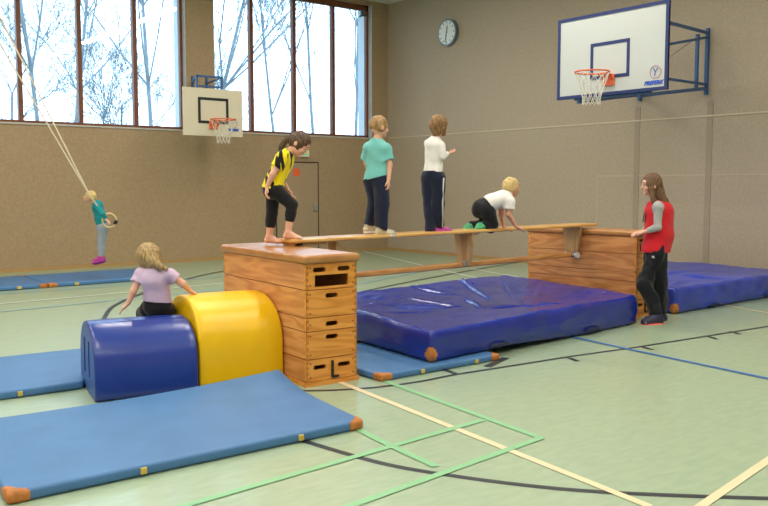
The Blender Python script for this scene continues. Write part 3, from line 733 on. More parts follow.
def nets(F, o, v):
    s = F < 0; nx, ny, nz_ = F.shape
    an = np.zeros((nx - 1, ny - 1, nz_ - 1), bool); al = ~an
    for i, j, k in product((0, 1), repeat=3):
        c = s[i:nx - 1 + i, j:ny - 1 + j, k:nz_ - 1 + k]; an |= c; al &= c
    act = an & ~al; idx = np.full(act.shape, -1, np.int64); cells = np.argwhere(act); idx[act] = np.arange(len(cells))
    pos = np.zeros((len(cells), 3)); cnt = np.zeros(len(cells))
    for a in product((0, 1), repeat=3):
        for x in range(3):
            if a[x]: continue
            b = list(a); b[x] = 1
            ca = cells + np.array(a); cb = cells + np.array(b)
            fa = F[ca[:, 0], ca[:, 1], ca[:, 2]]; fb = F[cb[:, 0], cb[:, 1], cb[:, 2]]
            m = (fa < 0) != (fb < 0); t = np.where(m, fa / np.where(m, fa - fb, 1), 0)
            p = np.array(a, float) + t[:, None] * (np.array(b) - np.array(a)); pos += p * m[:, None]; cnt += m
    V = o + v * (cells + pos / cnt[:, None]); Q = []
    for x in range(3):
        y, z = (x + 1) % 3, (x + 2) % 3
        sl0 = [slice(None)] * 3; sl1 = [slice(None)] * 3; sl0[x] = slice(0, -1); sl1[x] = slice(1, None)
        A, B = s[tuple(sl0)], s[tuple(sl1)]; E = np.argwhere(A != B)
        E = E[(E[:, y] > 0) & (E[:, z] > 0) & (E[:, y] < F.shape[y] - 1) & (E[:, z] < F.shape[z] - 1)]
        fl = s[E[:, 0], E[:, 1], E[:, 2]]
        def gi(dy, dz):
            c = E.copy(); c[:, y] -= dy; c[:, z] -= dz; return idx[c[:, 0], c[:, 1], c[:, 2]]
        q = np.stack([gi(1, 1), gi(0, 1), gi(0, 0), gi(1, 0)], 1); q[~fl] = q[~fl][:, ::-1]; Q.append(q)
    return V, np.concatenate(Q)
def npm(name, VQ, m, parent):
    V, Q = VQ; me = bpy.data.meshes.new(name); me.vertices.add(len(V)); me.vertices.foreach_set('co', V.astype(np.float32).ravel())
    me.loops.add(Q.size); me.loops.foreach_set('vertex_index', Q.ravel().astype(np.int32)); me.polygons.add(len(Q))
    me.polygons.foreach_set('loop_start', np.arange(0, Q.size, 4, dtype=np.int32)); me.update(calc_edges=True); me.validate(); me.shade_smooth()
    return link(name, me, m, parent)
def un(v): v = np.array(v, float); return v / (np.linalg.norm(v) + 1e-12)

def add_hand(sd, w, d, pn, k, curl=.35, tside=1, spread=.12):
    d = un(d); pn = np.array(pn, float); pn = un(pn - d * (pn @ d)); lat = np.cross(d, pn) * tside   # lat = thumb side
    sd.cap(w, w + d * .048 * k, .021 * k, .026 * k, .008, flat=(pn, .52))
    for i, (off, ln_) in enumerate(((1.35, .034), (.45, .040), (-.45, .037), (-1.3, .029))):
        b = w + d * .058 * k + lat * off * .0125 * k; ang = curl * .5; fd = un(d + lat * off * spread); r = .0072 * k
        for sgm, f in enumerate((.42, .33, .27)):
            dd = fd * math.cos(ang) + pn * math.sin(ang); e = b + dd * ln_ * 1.35 * f * k
            sd.cap(b, e, r, r * .9, .003); b = e; r *= .9; ang += curl
    b = w + d * .015 * k + lat * .018 * k; td = un(d * .75 + lat * .75 + pn * .25)
    e = b + td * .03 * k; sd.cap(b, e, .0095 * k, .008 * k, .005); sd.cap(e, e + un(d + lat * .25 + pn * .3) * .022 * k, .008 * k, .0065 * k, .003)

def person(name, label, F0, px0, py0, J, k=1.0, ak=1.0, tn=(1, 0, 0), face=(1, 0, 0), hup=(0, 0, 1), hk=1.0, skin='skin', hands=None, feet='bare', footdir=((1, 0, 0), (1, 0, 0)),
           shirt=None, pants=None, hair=None, vox=.005, shoe=None, group=None, palm=((0, 1, 0), (0, 1, 0)), curl=(.35, .35), tsd=(1, 1), root_z=None, ftup=((0, 0, 1), (0, 0, 1)), rawJ=False):
    base = np.array(atF(px0, py0, F0))
    if root_z is not None: base[2] = root_z
    t = thing(name, label, 'person', W(base[0], base[1], base[2]), AZ)
    def P(v):
        return np.array(atF(v[0], v[1], F0 + (v[2] if len(v) > 2 else 0))) - base
    j = {a: P(b) for a, b in J.items()}
    tn = un(tn); face = un(face); hup = np.array(hup, float); hup = un(hup - face * (hup @ face)); side = np.cross(face, hup)
    B = SDF()
    pel, che, nk, hd = j['pel'], j['che'], j['neck'], j['head']
    mid = j.get('mid', (pel + che) / 2); fl = (tn, .74)
    B.cap(pel, mid, .09 * k, .086 * k, .02, flat=fl); B.cap(mid, che, .088 * k, .1 * k, .02, flat=fl); B.cap(che, nk, .075 * k, .045 * k, .02, flat=(tn, .85))
    B.cap(nk, hd - hup * .03 * hk, .037 * k, .037 * k, .015)
    for s_ in 'ab':
        B.cap(che, j['s' + s_], .056 * k, .036 * k * min(1, ak + .04), .015); B.cap(j['s' + s_], j['e' + s_], .035 * k * ak, .029 * k * ak, .012); B.cap(j['e' + s_], j['w' + s_], .029 * k * ak, .019 * k * ak, .01)
        B.cap(pel, j['h' + s_], .062 * k, .056 * k, .02); B.cap(j['h' + s_], j['k' + s_], .056 * k, .042 * k, .015); 
        kn, an = j['k' + s_], j['a' + s_]; B.cap(kn, an, .043 * k, .027 * k, .012); B.cap(kn * .7 + an * .3, kn * .5 + an * .5, .044 * k, .038 * k, .015)
    # head
    AX = np.stack([side, face, hup])
    B.ell(hd + hup * .012 * hk, (.073 * hk, .086 * hk, .088 * hk), AX, .015)
    B.ell(hd + face * .026 * hk - hup * .045 * hk, (.053 * hk, .056 * hk, .05 * hk), AX, .02)
    B.ell(hd + face * .066 * hk - hup * .078 * hk, (.019 * hk, .018 * hk, .016 * hk), AX, .015)
    B.ell(hd + face * .07 * hk + hup * .025 * hk, (.04 * hk, .014 * hk, .016 * hk), AX, .02)
    B.cap(hd + face * .083 * hk - hup * .0 * hk, hd + face * .098 * hk - hup * .024 * hk, .007 * hk, .0105 * hk, .008)
    for q in (-1, 1):
        B.ell(hd + face * .082 * hk + side * q * .03 * hk + hup * .003 * hk, (.015 * hk, .012 * hk, .011 * hk), AX, .008, sub=True)
        B.ell(hd + face * .06 * hk + side * q * .036 * hk - hup * .028 * hk, (.022 * hk, .022 * hk, .02 * hk), AX, .012)
        B.ell(hd + side * q * .076 * hk - face * .005 * hk - hup * .008 * hk, (.010 * hk, .018 * hk, .027 * hk), AX, .006)
    B.cap(hd + face * .083 * hk - side * .014 * hk - hup * .047 * hk, hd + face * .083 * hk + side * .014 * hk - hup * .047 * hk, .006 * hk, .006 * hk, .006)
    # hands
    for n_, s_ in enumerate('ab'):
        w = j['w' + s_]; hdv = P(hands[n_]) - w if hands and hands[n_] is not None else w - j['e' + s_]
        add_hand(B, w, hdv, palm[n_], k * 1.03, curl[n_], tsd[n_])
    # feet
    for n_, s_ in enumerate('ab'):
        an = j['a' + s_]; fd = un(footdir[n_]); up = un(ftup[n_]); heel = an - up * .03 * k - fd * .018 * k; ball = an - up * .042 * k + fd * .085 * k; lt = np.cross(fd, up)
        B.cap(an, heel, .026 * k, .026 * k, .012); B.cap(an, ball, .028 * k, .018 * k, .012); B.cap(heel, ball, .024 * k, .022 * k, .012)
        B.ell(ball, (.033 * k, .03 * k, .016 * k), np.stack([lt, fd, up]), .01)
        for q in range(5):
            tp = ball + lt * (q - 2) * .0125 * k + fd * .022 * k; B.cap(tp, tp + fd * (.022 - .003 * abs(q - 1)) * k - up * .003 * k, .0085 * k, .0075 * k, .003)
    # neutral soft belly
    body = npm('body', B.mesh(vox), M[skin], t)
    # eyes, brows, lips
    for q in (-1, 1):
        c = Vector(hd + face * .0755 * hk + side * q * .03 * hk + hup * .003 * hk); r = .0098 * hk
        me = MB().ball(c, r, 12)
        ob = me.build('eye', [M['eyew'], M['iris']], t, smooth=True)
        fv = Vector(un(face + side * q * .12))
        for p in ob.data.polygons:
            if (p.center - c).normalized().dot(fv) > .72: p.material_index = 1
        bc = hd + face * .086 * hk + side * q * .03 * hk + hup * .03 * hk
        MB().tube([bc - side * .014 * hk - hup * .001, bc + hup * .002, bc + side * .014 * hk - hup * .001], .003 * hk, 6).build('eyebrow', M['brow'], t, smooth=True)
    mc = hd + face * .0875 * hk - hup * .047 * hk
    MB().tube([mc - side * .015 * hk - face * .004 * hk, mc - side * .006 * hk, mc + side * .006 * hk, mc + side * .015 * hk - face * .004 * hk], [.0025 * hk, .005 * hk, .005 * hk, .0025 * hk], 8).build('mouth', M['lips'], t, smooth=True)
    # clothes
    if shirt:
        th = shirt.get('t', .012); G = SDF(); hem = P(shirt['hem']); fs = (tn, .76)
        G.cap(pel - un(che - pel) * .03 * k, mid, .1 * k + th + shirt.get('hemr', .008), .092 * k + th, .03, flat=fs); G.cap(mid, che, .092 * k + th, .1 * k + th, .02, flat=fs); G.cap(che, nk, .075 * k + th * .7, .045 * k + th, .02, flat=(tn, .85), ends=(0, 1))
        for s_, fr in zip('ab', shirt['sl']):
            G.cap(che, j['s' + s_], .062 * k + th * .6, .044 * k * min(1, ak + .06) + th * .7, .02)
            sh, el, wr = j['s' + s_], j['e' + s_], j['w' + s_]; fl_ = shirt.get('flare', .01)
            if fr <= 1: G.cap(sh, sh + (el - sh) * fr, .04 * k * ak + th * .8, .036 * k * ak + th * .7 + fl_, .015, ends=(0, 1))
            else:
                G.cap(sh, el, .038 * k * ak + th * .6, .031 * k * ak + th * .7, .015); G.cap(el, el + (wr - el) * (fr - 1), .031 * k * ak + th * .7, .022 * k * ak + th * .5, .012, ends=(0, 1))
        ud = un(che - pel); G.plane(hem, un(shirt['hn']) if 'hn' in shirt else -ud, (tuple(pel), .2 * k) if shirt.get('hreg', True) else None)
        for ex in shirt.get('extra', []): G.cap(*ex(j, k))
        G.ell(hd + hup * .0, (.06 * hk, .06 * hk, .1 * hk), AX, .004, sub=True)
        npm(shirt.get('name', 'shirt'), G.mesh(vox, wob=shirt.get('wob', .0055), wf=38, seed=sum(map(ord, label)) % 97), M[shirt['m']], t)
    if pants:
        th = pants.get('t', .008); G = SDF(); fs = (tn, .78)
        G.cap(pel, pel * .6 + mid * .4, .102 * k + th, .094 * k + th, .02, flat=fs, ends=(0, 0))
        for s_, fr in zip('ab', pants['len']):
            hp, kn, an = j['h' + s_], j['k' + s_], j['a' + s_]; fl_ = pants.get('flare', 0)
            G.cap(pel, hp, .07 * k + th, .063 * k + th, .03); G.cap(hp, kn, .063 * k + th, .046 * k + th + fl_ * .5, .02)
            G.cap(kn * .7 + an * .3, kn * .5 + an * .5, .045 * k + th, .04 * k + th + fl_ * .5, .02)
            G.cap(kn, kn + (an - kn) * fr, .046 * k + th + fl_ * .5, .03 * k + th + (.012 * (1 - fr)) + fl_, .015, ends=(0, 1))
        if shirt and pants.get('cut'):
            nn_ = un(shirt['hn']) if 'hn' in shirt else -un(che - pel)
            G.plane(P(shirt['hem']) - nn_ * .012, -nn_)
        po = npm('trousers', G.mesh(vox, wob=pants.get('wob', .003) * 1.3, wf=36, seed=5 + sum(map(ord, label)) % 89), M[pants['m']], t)
        if 'stripe' in pants:
            s_ = pants['stripe']; sv = un(pants['sdir'])
            hp, kn, an = j['h' + s_], j['k' + s_], j['a' + s_]
            pts = [hp + sv * (.068 * k + th + .004), (hp + kn) / 2 + sv * (.057 * k + th + .003), kn + sv * (.046 * k + th + fl_ * .5 + .003), (kn + an) / 2 + sv * (.043 * k + th + fl_ * .6 + .003), an + sv * (.03 * k + th + fl_ + .003)]
            MB().tube([Vector(p) for p in pts], .008, 6).build('side_stripe', M['rubber'], t, smooth=True)
    if shoe:
        for n_, s_ in enumerate('ab'):
            an = j['a' + s_]; fd = un(footdir[n_]); up = un(ftup[n_]); lt = np.cross(fd, up); G = SDF()
            heel = an - up * .035 * k - fd * .02 * k; ball = an - up * .045 * k + fd * .085 * k; toe = ball + fd * .028 * k
            G.cap(an + up * .012 * k, heel, .034 * k, .036 * k, .012, ends=(1, 0)); G.cap(an, ball, .038 * k, .033 * k, .02); G.cap(heel, toe, .034 * k, .034 * k, .02); 
            G.plane(an - up * .068 * k, -up)
            so = npm('sock' if shoe.get('sock') else 'shoe', G.mesh(.004), M[shoe['m']], t)
            G = SDF(); G.cap(heel - up * .026 * k, toe - up * .018 * k, .036 * k, .034 * k, .01, flat=(up, .5)); G.cap(heel - up * .026 * k, ball - up * .018 * k, .036 * k, .042 * k, .01, flat=(up, .5))
            if not shoe.get('sock'):
                npm('sole', G.mesh(.004), M[shoe['sole']], so)
                mb = MB()
                for q in range(3):
                    c = an * .6 + ball * .4 + fd * (.02 * q - .005) * k + up * (.02 - .007 * q) * k; mb.tube([c - lt * .022 * k, c + up * .012 * k, c + lt * .022 * k], .004 * k, 5)
                mb.build('laces', M[shoe.get('lace', 'rubber')], so, smooth=True)
    if hair:
        G = SDF(); th = hair.get('t', .012)
        G.ell(hd + hup * .016 * hk - face * .006 * hk, (.074 * hk + th, .084 * hk + th, .088 * hk + th), AX, .01)
        for ex in hair.get('extra', []):
            a_, b_, ra, rb = ex; G.cap(P(a_), P(b_), ra, rb, .02)
        # face opening
        G.ell(hd + face * .088 * hk - hup * (.018 - hair.get('fringe', 0)) * hk, (.062 * hk, .07 * hk, .075 * hk), AX, .01, sub=True)
        G.ell(hd + face * .03 * hk - hup * .085 * hk, (.1 * hk, .075 * hk, .05 * hk), AX, .01, sub=True) if hair.get('short', 1) else None
        if hair.get('short', 1) and not hair.get('extra'): G.plane(hd - hup * .062 * hk, -hup * 1.0 - face * .5)
        npm('hair', G.mesh(.0045, wob=.0025, wf=70, groove=(.0035, 150)), M[hair['m']], t)
    return t, P, j, body
# ------------------------------------------------------------------ the children and the woman
# 1 girl in yellow shirt, stepping from the near box onto the bench
t, P, j, _ = person('person', 'person in yellow and black shirt stepping from the near box onto the bench', 7.15, 271, 244,
    dict(pel=(273, 188), mid=(277, 176), che=(283.5, 161), neck=(288.5, 153), head=(299, 144), sa=(284, 157, -.1), sb=(287, 158, .1), ea=(273, 174, -.13), wa=(267, 187, -.1),
         eb=(281, 178, .14), wb=(288, 190, .1), ha=(273, 191, .05), hb=(276, 191, -.05), ka=(272, 213, .05), kb=(292, 205, -.04), aa=(269, 236.5, .05), ab=(288, 232.5, -.06)),
    k=.97, tn=(.9, -.15, -.35), face=(.72, -.12, -.62), hup=(.6, 0, .8), hk=.98, hands=((266, 195, -.12), None), footdir=((1, -.15, 0), (1, -.15, -.02)), palm=((1, .2, 0), (1, 0, 0)),
    shirt=dict(m='jersey', hem=(272, 189), sl=(.62, .62), hn=(-.25, 0, -1), t=.016, wob=.005), pants=dict(m='c_black', len=(.5, .42), t=.004, wob=.001), curl=(.5, .4),
    hair=dict(m='h_brown', t=.011, extra=[((293, 138), (286, 140), .034, .026), ((286, 140), (281, 147), .026, .022), ((281, 147), (277, 157), .022, .008)]), root_z=1.04)
MB().ball(Vector(P((289.5, 138))), .018, 10).build('hair_tie', M['strap'], t, smooth=True)
# 2 boy in aqua shirt
person('person', 'person in aqua T-shirt and navy trousers standing on the bench, second from the left', 7.83, 376, 235,
    dict(pel=(376.5, 176), mid=(377, 164), che=(377.5, 150), neck=(377.5, 139.5), head=(379, 127), sa=(368.5, 148, .02), sb=(386.5, 149, -.04), ea=(366.5, 163, .1), wa=(371, 177, .22), eb=(389.5, 165, -.05), wb=(388.5, 180, -.08),
         ha=(371.5, 180, .03), hb=(381.5, 181, -.03), ka=(373.5, 203, .07), kb=(383, 205, -.05), aa=(369, 226, .07), ab=(380.5, 229, -.05)),
    k=.95, tn=(.62, .75, 0), face=(.86, .5, -.05), hk=.95, feet='shoe', footdir=((.98, .2, 0), (1, .05, 0)), palm=((1, 0, 0), (-1, .4, 0)), hands=(None, (388.5, 186, -.08)), curl=(.4, .5), tsd=(1, -1),
    shirt=dict(m='c_teal', hem=(377, 177.5), sl=(.7, .7), t=.018, hemr=.016, hn=(.25, 0, -1), hreg=False), pants=dict(cut=1, m='c_navy', len=(.95, .95), t=.016, flare=.012, wob=.008), shoe=dict(m='c_shoew', sole='c_sole'),
    hair=dict(m='h_light', t=.008, fringe=.0), root_z=1.043)
# 3 girl in white top
person('person', 'person in white long-sleeved top standing on the bench, directly left of the crawling child', 8.32, 434, 233,
    dict(pel=(433, 174), mid=(434, 162), che=(434, 147), neck=(435.5, 138), head=(438.5, 126), sa=(429, 144, .08), sb=(440.5, 145, -.07), ea=(433, 158, .18), wa=(443, 156, .2), eb=(442.5, 157.5, -.08), wb=(448, 153.5, -.0),
         ha=(429, 178, .02), hb=(438, 178, -.03), ka=(429.5, 203, .04), kb=(438, 203, -.02), aa=(431, 228, .0), ab=(438.5, 227, .06)),
    k=.95, ak=.95, tn=(.85, .5, 0), face=(.75, .65, -.15), hk=.96, feet='shoe', footdir=((.95, .3, 0), (1, .1, 0)), hands=((449, 154, .2), (453, 152.5, .05)), palm=((0, 0, 1), (0, 0, 1)), curl=(.6, .6),
    shirt=dict(m='c_white', hem=(433, 172), sl=(1.95, 1.95), t=.013, hn=(0, 0, -1), hreg=False), pants=dict(cut=1, m='c_navy', len=(1.12, .98), t=.016, flare=.012, wob=.005, stripe='b', sdir=(.6, -.8, 0)),
    shoe=dict(m='c_magenta', sole='c_sole'), hair=dict(m='h_mid', t=.014, short=0, fringe=.01, extra=[((437, 125, -.02), (436.5, 131, -.02), .072, .05), ((441, 126, .0), (443.5, 134, .0), .055, .02), ((437, 130, -.03), (433.5, 135, -.03), .045, .015)]), root_z=1.043)
# 4 crawling boy
t, P, j, _ = person('person', 'blond person in white T-shirt crawling on hands and knees along the bench', 8.85, 488, 231,
    dict(pel=(482.5, 208.5, -.02), mid=(491.5, 202, -.01), che=(502.5, 199, .02), neck=(507.5, 196, .04), head=(511, 187.5, .08), sa=(502, 200, .14), sb=(509.5, 202, -.06), ea=(501, 214, .16), wa=(503.5, 226.5, .16), eb=(508.5, 214.5, -.08), wb=(516, 226.5, -.02),
         ha=(482.5, 210, .06), hb=(487, 211, -.07), ka=(488, 224.5, .09), kb=(492, 225, -.05), aa=(468, 227, .06), ab=(479.5, 226, -.1)),
    k=.98, tn=(.35, .15, -.9), face=(.85, .5, .0), hup=(-.1, 0, 1), hk=1.0, skin='skin2', hands=((508, 229, .16), (521, 229, -.01)), palm=((0, 0, -1), (0, 0, -1)), curl=(.12, .12), tsd=(1, 1),
    footdir=((-.55, -.2, -.35), (-.5, -.25, -.35)), ftup=((-.3, .7, .45), (-.3, .7, .4)),
    shirt=dict(m='c_white', hem=(489.5, 205), sl=(.6, .6), t=.02, hn=(-.75, 0, -.55), hreg=False), pants=dict(cut=1, m='c_black', len=(.85, .85), t=.02, flare=.006, wob=.006), shoe=dict(m='c_green', sock=True, sole='c_sole'),
    hair=dict(m='h_blond', t=.008), root_z=1.043)
# 5 girl sitting on the blue roll
t, P, j, _ = person('person', 'person in lilac T-shirt sitting on the blue roll with one hand on the yellow roll', 6.42, 157, 312,
    dict(pel=(157.5, 306, .03), mid=(157, 294, .02), che=(155.5, 280), neck=(152, 270, .0), head=(148, 258, .03), sa=(141, 274, .0), sb=(170, 275, -.02), ea=(133.5, 291, -.04), wa=(128, 303.5, -.05), eb=(183, 284, .0), wb=(190, 290.5, .06),
         ha=(149, 309, .1), hb=(165, 309, .1), ka=(143, 312, .34), kb=(168, 311, .36), aa=(140, 337, .48), ab=(170, 336, .5)),
    k=.93, tn=(-.15, .98, .1), face=(-.75, .66, -.05), hk=.97, hands=((122.5, 309, -.05), (195, 293.5, .08)), palm=((.2, .2, -1), (0, 0, -1)), curl=(.2, .2), tsd=(-1, 1), footdir=((0, 1, 0), (0, 1, 0)),
    shirt=dict(m='c_lilac', hem=(158, 302), sl=(.5, .5), t=.014, hn=(-.1, 0, -1), hreg=False, wob=.005), pants=dict(m='c_black', len=(.9, .9), t=.008),
    shoe=dict(m='c_shoew', sole='c_sole'), hair=dict(m='h_dblond', t=.018, short=0, fringe=.005, extra=[((150, 256, 0), (151, 262, -.03), .075, .05), ((153, 260, -.04), (161, 268, -.06), .045, .018), ((158, 265, -.06), (167, 269, -.06), .025, .012)]), root_z=.53)
# 6 child swinging on the rings
t, P, j, _ = person('person', 'person in teal top and grey leggings swinging on the gym rings', 12.9, 100, 262,
    dict(pel=(102.5, 226), mid=(100.5, 217), che=(97.5, 207), neck=(94.5, 202.5), head=(90, 197.5), sa=(96, 205, -.15), sb=(97, 205, .15), ea=(103, 214, -.22), wa=(106, 219.5, -.2), eb=(103, 214, .22), wb=(106, 219.5, .2),
         ha=(102, 229, -.06), hb=(103.5, 229, .06), ka=(101, 243, -.04), kb=(101.5, 243, .08), aa=(100.8, 257, -.04), ab=(102, 258, .06)),
    k=1.0, tn=(-.8, 0, .35), face=(-.93, -.1, .35), hup=(.3, 0, .95), hk=.95, feet='shoe', footdir=((-.95, -.1, -.25), (-.95, .1, -.25)), hands=((109, 222, -.2), (109, 222, .2)), palm=((-.3, .3, -1), (-.3, -.3, -1)), curl=(.9, .9),
    shirt=dict(m='c_dteal', hem=(102, 224), sl=(1.9, 1.9), t=.01, hn=(.3, 0, -1), hreg=False), pants=dict(m='c_grey', len=(.95, .95), t=.008), shoe=dict(m='c_magenta', sole='c_magenta', lace='rubber'),
    hair=dict(m='h_blond', t=.012), vox=.006)
for s_, lab in ((-1, 'nearer wooden gym ring on its long rope, gripped by the swinging child'), (1, 'farther wooden gym ring on its long rope, mostly behind the swinging child')):
    rc = Vector(atF(109.5, 220.5, 12.9 + s_ * .2)); rc = W(*rc); up_ = Vector(atF(89.8, 195.7, 12.9 + s_ * .2)); up_ = W(*up_)
    far = Vector(atF(59.5 + (2.5 if s_ < 0 else -2.5), 140, 12.9 + s_ * .22)); far = W(*far)
    dr = (far - up_); top = up_ + dr * ((ZC - up_.z) / dr.z)
    r = thing('gymnastic_ring', lab, 'gym ring', top, 0, 'gym rings')
    ex = W(1, 0, 0); ez = Vector((0, 0, 1)); c = rc - top
    MB().tube([c + (ex * math.cos(a) + ez * math.sin(a)) * .105 for a in [2 * PI * i / 32 for i in range(32)]], .014, 8, closed=True).build('ring', M['ringw'], r, smooth=True)
    at_ = c + (ex * -.7 + ez * .72) * .105
    MB().tube([Vector((0, 0, -.03)), up_ - top, at_ + Vector((0, 0, 0))], .012, 6).build('rope', M['rope'], r, smooth=True)
    MB().tube([at_ * .985 + (up_ - top) * .015, c + (ex * -.62 + ez * .6) * .105], .022, 8).build('strap', M['rope'], r, smooth=True)
    MB().tube([c + ex * .075 + ez * -.05, c + ex * .115 + ez * -.0], .026, 8).build('grip_tape', M['black'], r, smooth=True)
    MB().box((0, 0, -.015), (.1, .1, .03)).build('ceiling_anchor', M['steel'], r)
# 7 woman leaning on the far vaulting box
def hoodf(j, k): return (j['neck'] + np.array((.06, .05, -.02)), j['neck'] + np.array((.12, .02, -.10)), .06, .05, .02, None, (0, 0), False)
t, P, j, _ = person('person', 'woman in red hooded vest and black trousers leaning on the far vaulting box', 9.16, 656, 322,
    dict(pel=(656, 249), mid=(657, 235), che=(657, 213), neck=(656, 201), head=(651.5, 185), sa=(658, 207, -.17), sb=(654, 208, .18), ea=(657.5, 227, -.19), wa=(646.5, 231, -.12), eb=(650, 226, .2), wb=(643, 231, .12),
         ha=(657, 253, -.08), hb=(655, 253, .08), ka=(660, 285, .04), kb=(645, 285, -.06), aa=(660.5, 314, .08), ab=(657, 316, -.12)),
    k=1.38, ak=.78, tn=(-.97, .1, 0), face=(-.99, -.05, -.05), hup=(0, 0, 1), hk=1.12, feet='shoe', footdir=((-.9, -.25, 0), (-.92, -.35, 0)), hands=((640, 232.5, -.06), (637.5, 232.5, .1)), palm=((0, .2, -1), (0, 0, -1)), curl=(.3, .3),
    shirt=dict(m='c_sleeve', name='sweater', wob=.003, hem=(656, 247), sl=(1.95, 1.95), t=.012, hn=(0, 0, -1), hreg=False), pants=dict(m='c_black', len=(.95, .9), t=.012, flare=.014, wob=.008), shoe=dict(m='c_snavy', sole='c_coral', lace='c_coral'),
    hair=dict(m='h_adult', t=.016, short=0, fringe=.0, extra=[((654, 184), (658, 193), .085, .07), ((658, 193, -.02), (663, 204, -.05), .07, .055), ((663, 201, -.06), (669, 209, -.07), .05, .025), ((651, 190, -.1), (654, 203, -.12), .03, .025)]), root_z=.003)
G = SDF(); k = 1.38; fs = (un((-.97, .1, 0)), .93)
bk = np.array((.02, 0, 0)); G.cap(j['pel'], j['mid'] + bk, .1 * k + .028, .094 * k + .034, .03, flat=fs); G.cap(j['mid'] + bk, j['che'] + bk, .094 * k + .034, .096 * k + .034, .02, flat=fs); G.cap(j['che'], j['neck'], .08 * k + .02, .05 * k + .02, .02, flat=(fs[0], .9), ends=(0, 1))
for s_ in 'ab':
    G.cap(j['che'], j['s' + s_] * .8 + j['che'] * .2, .062 * k + .02, .042 * k + .01, .02)
G.cap(*hoodf(j, k)); G.plane(P((656, 252)), (0, 0, -1))
vo = npm('vest', G.mesh(.005, wob=.004, wf=26, seed=3), M['c_red'], t)
G = SDF(); G.cap(j['neck'] + np.array((.02, 0, .01)), j['neck'] + np.array((.13, .02, -.07)), .06, .055, .02); npm('hood', G.mesh(.005, wob=.004), M['c_red'], t)
for q in (-.03, .03):
    MB().tube([j['neck'] + np.array((-.085, q, -.02)), j['che'] + np.array((-.128, q, .02)), j['che'] + np.array((-.14, q * 1.2, -.10))], .005, 6).build('drawstring', M['black'], t, smooth=True)
lp = P((652, 258, -.2))
MB().tube([lp, lp + np.array((.022, 0, .022))], .004, 5).tube([lp + np.array((.0, 0, .022)), lp + np.array((.03, 0, -.002))], .004, 5).build('trouser_emblem', M['rubber'], t)

# ------------------------------------------------------------------ outdoors
MB().box((8, 40, -.4), (90, 49, .4)).build('lawn', M['grass']); tag(bpy.data.objects['lawn'], 'grassy ground outside the windows', 'lawn'); bpy.data.objects['lawn']['kind'] = 'structure'
def bare_tree(x, y, h, seed, label, lean=(0, 0), r0=.07, fork=3, twig=.9):
    rnd = random.Random(seed); tr = MB(); br = MB(); t = thing('bare_tree', label, 'tree', (x, y, -.2), 0, 'bare winter trees outside')
    def grow(p, d, L, r, lev):
        n = 4; pts = [p]; rs = [r]
        for i in range(n):
            d = (d + Vector((rnd.gauss(0, .1 if lev else .025), rnd.gauss(0, .1 if lev else .025), .06 if lev else .0))).normalized(); pts.append(pts[-1] + d * L / n); rs.append(r * (1 - .5 * (i + 1) / n))
        (tr if lev == 0 else br).tube(pts, rs, 6 if lev < 2 else 3, caps=False)
        if lev >= 4: return
        m = {0: fork + 6, 1: 6, 2: 5, 3: 4}[lev]
        for q in range(m):
            i = rnd.randint(1 if lev else 2, n); a = rnd.random() * 2 * PI; sp = rnd.uniform(.35, .8)
            nd = (d * math.cos(sp) + (d.orthogonal().normalized() * math.cos(a) + d.cross(d.orthogonal()).normalized() * math.sin(a)) * math.sin(sp)).normalized()
            grow(pts[i], nd, L * rnd.uniform(.45, .7), max(.008, rs[i] * rnd.uniform(.4, .62)), lev + 1)
    grow(Vector((0, 0, 0)), Vector((lean[0], lean[1], 1)).normalized(), h, r0, 0)
    tr.build('trunk', M['bark'], t, smooth=True); br.build('branches', M['bark'], t, smooth=True)
def xo(px, Y):   # world x where the view column px meets the plane y=Y
    r = ray(px, 60); v = W(r[0], r[1]); return v.x * Y / v.y
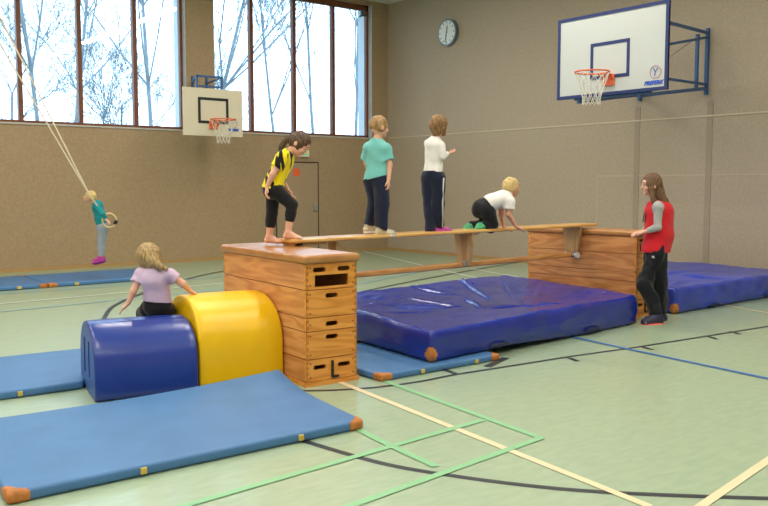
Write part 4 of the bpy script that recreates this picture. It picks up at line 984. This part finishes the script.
for px, Y, h, sd, ln_, lab in ((48, 24, 9.5, 1, (-.12, 0), 'bare tree with leaning trunk seen through the second pane of the left window'), (64, 26, 9, 2, (.02, 0), 'slender bare tree in the left window, right of the leaning trunk'),
        (152, 23, 9, 3, (0, 0), 'bare tree with forked trunk in the rightmost pane of the left window'), (120, 30, 4.6, 4, (0, 0), 'small bushy bare tree in the third pane of the left window'),
        (190, 22, 9, 5, (.22, 0), 'bare tree leaning right behind the back-wall basketball hoop'), (318, 24, 9, 6, (-.1, 0), 'bare tree in the third pane of the right window'),
        (205, 31, 4.5, 14, (0, 0), 'low bushy bare tree directly behind the pillar between the windows'), (100, 33, 4.2, 15, (0, 0), 'low bushy bare tree at the bottom of the left window beside its middle mullion'),
        (352, 22, 9, 7, (.06, 0), 'bare tree in the rightmost pane of the right window'), (8, 28, 4.6, 8, (0, 0), 'bushy bare tree at the far left edge of the left window'), (285, 27, 8.5, 9, (-.12, 0), 'bare tree in the second pane of the right window')):
    bare_tree(xo(px, Y), Y, h, sd, lab, ln_)

# ------------------------------------------------------------------ world, light, camera
w = bpy.data.worlds.new('World'); bpy.context.scene.world = w; w.use_nodes = True
bg = w.node_tree.nodes['Background']; bg.inputs[0].default_value = (.62, .82, 1.0, 1); bg.inputs[1].default_value = 4.8
for x0, x1 in wx:
    l = bpy.data.lights.new('window_portal', 'AREA'); l.shape = 'RECTANGLE'; l.size = x1 - x0; l.size_y = ZT - ZS; l.cycles.is_portal = True
    o = bpy.data.objects.new('window_portal', l); COL.objects.link(o); o.location = ((x0 + x1) / 2, YB + .55, (ZS + ZT) / 2); o.rotation_euler = (-PI / 2, 0, 0)
cd = bpy.data.cameras.new('camera'); cam = bpy.data.objects.new('camera', cd); COL.objects.link(cam)
cd.sensor_width = 36; cd.lens = 36 * FOC / 768; cd.clip_end = 300
cam.location = (0, 0, HC); cam.rotation_euler = (PI / 2 - PITCH, 0, AZ)
sc = bpy.context.scene; sc.camera = cam
sc.view_settings.view_transform = 'Standard'; sc.view_settings.look = 'None'; sc.view_settings.gamma = 1; sc.view_settings.use_curve_mapping = False
sc.view_settings.exposure = 0.1
sc.cycles.max_bounces = 8; sc.cycles.transparent_max_bounces = 12; sc.cycles.use_denoising = True
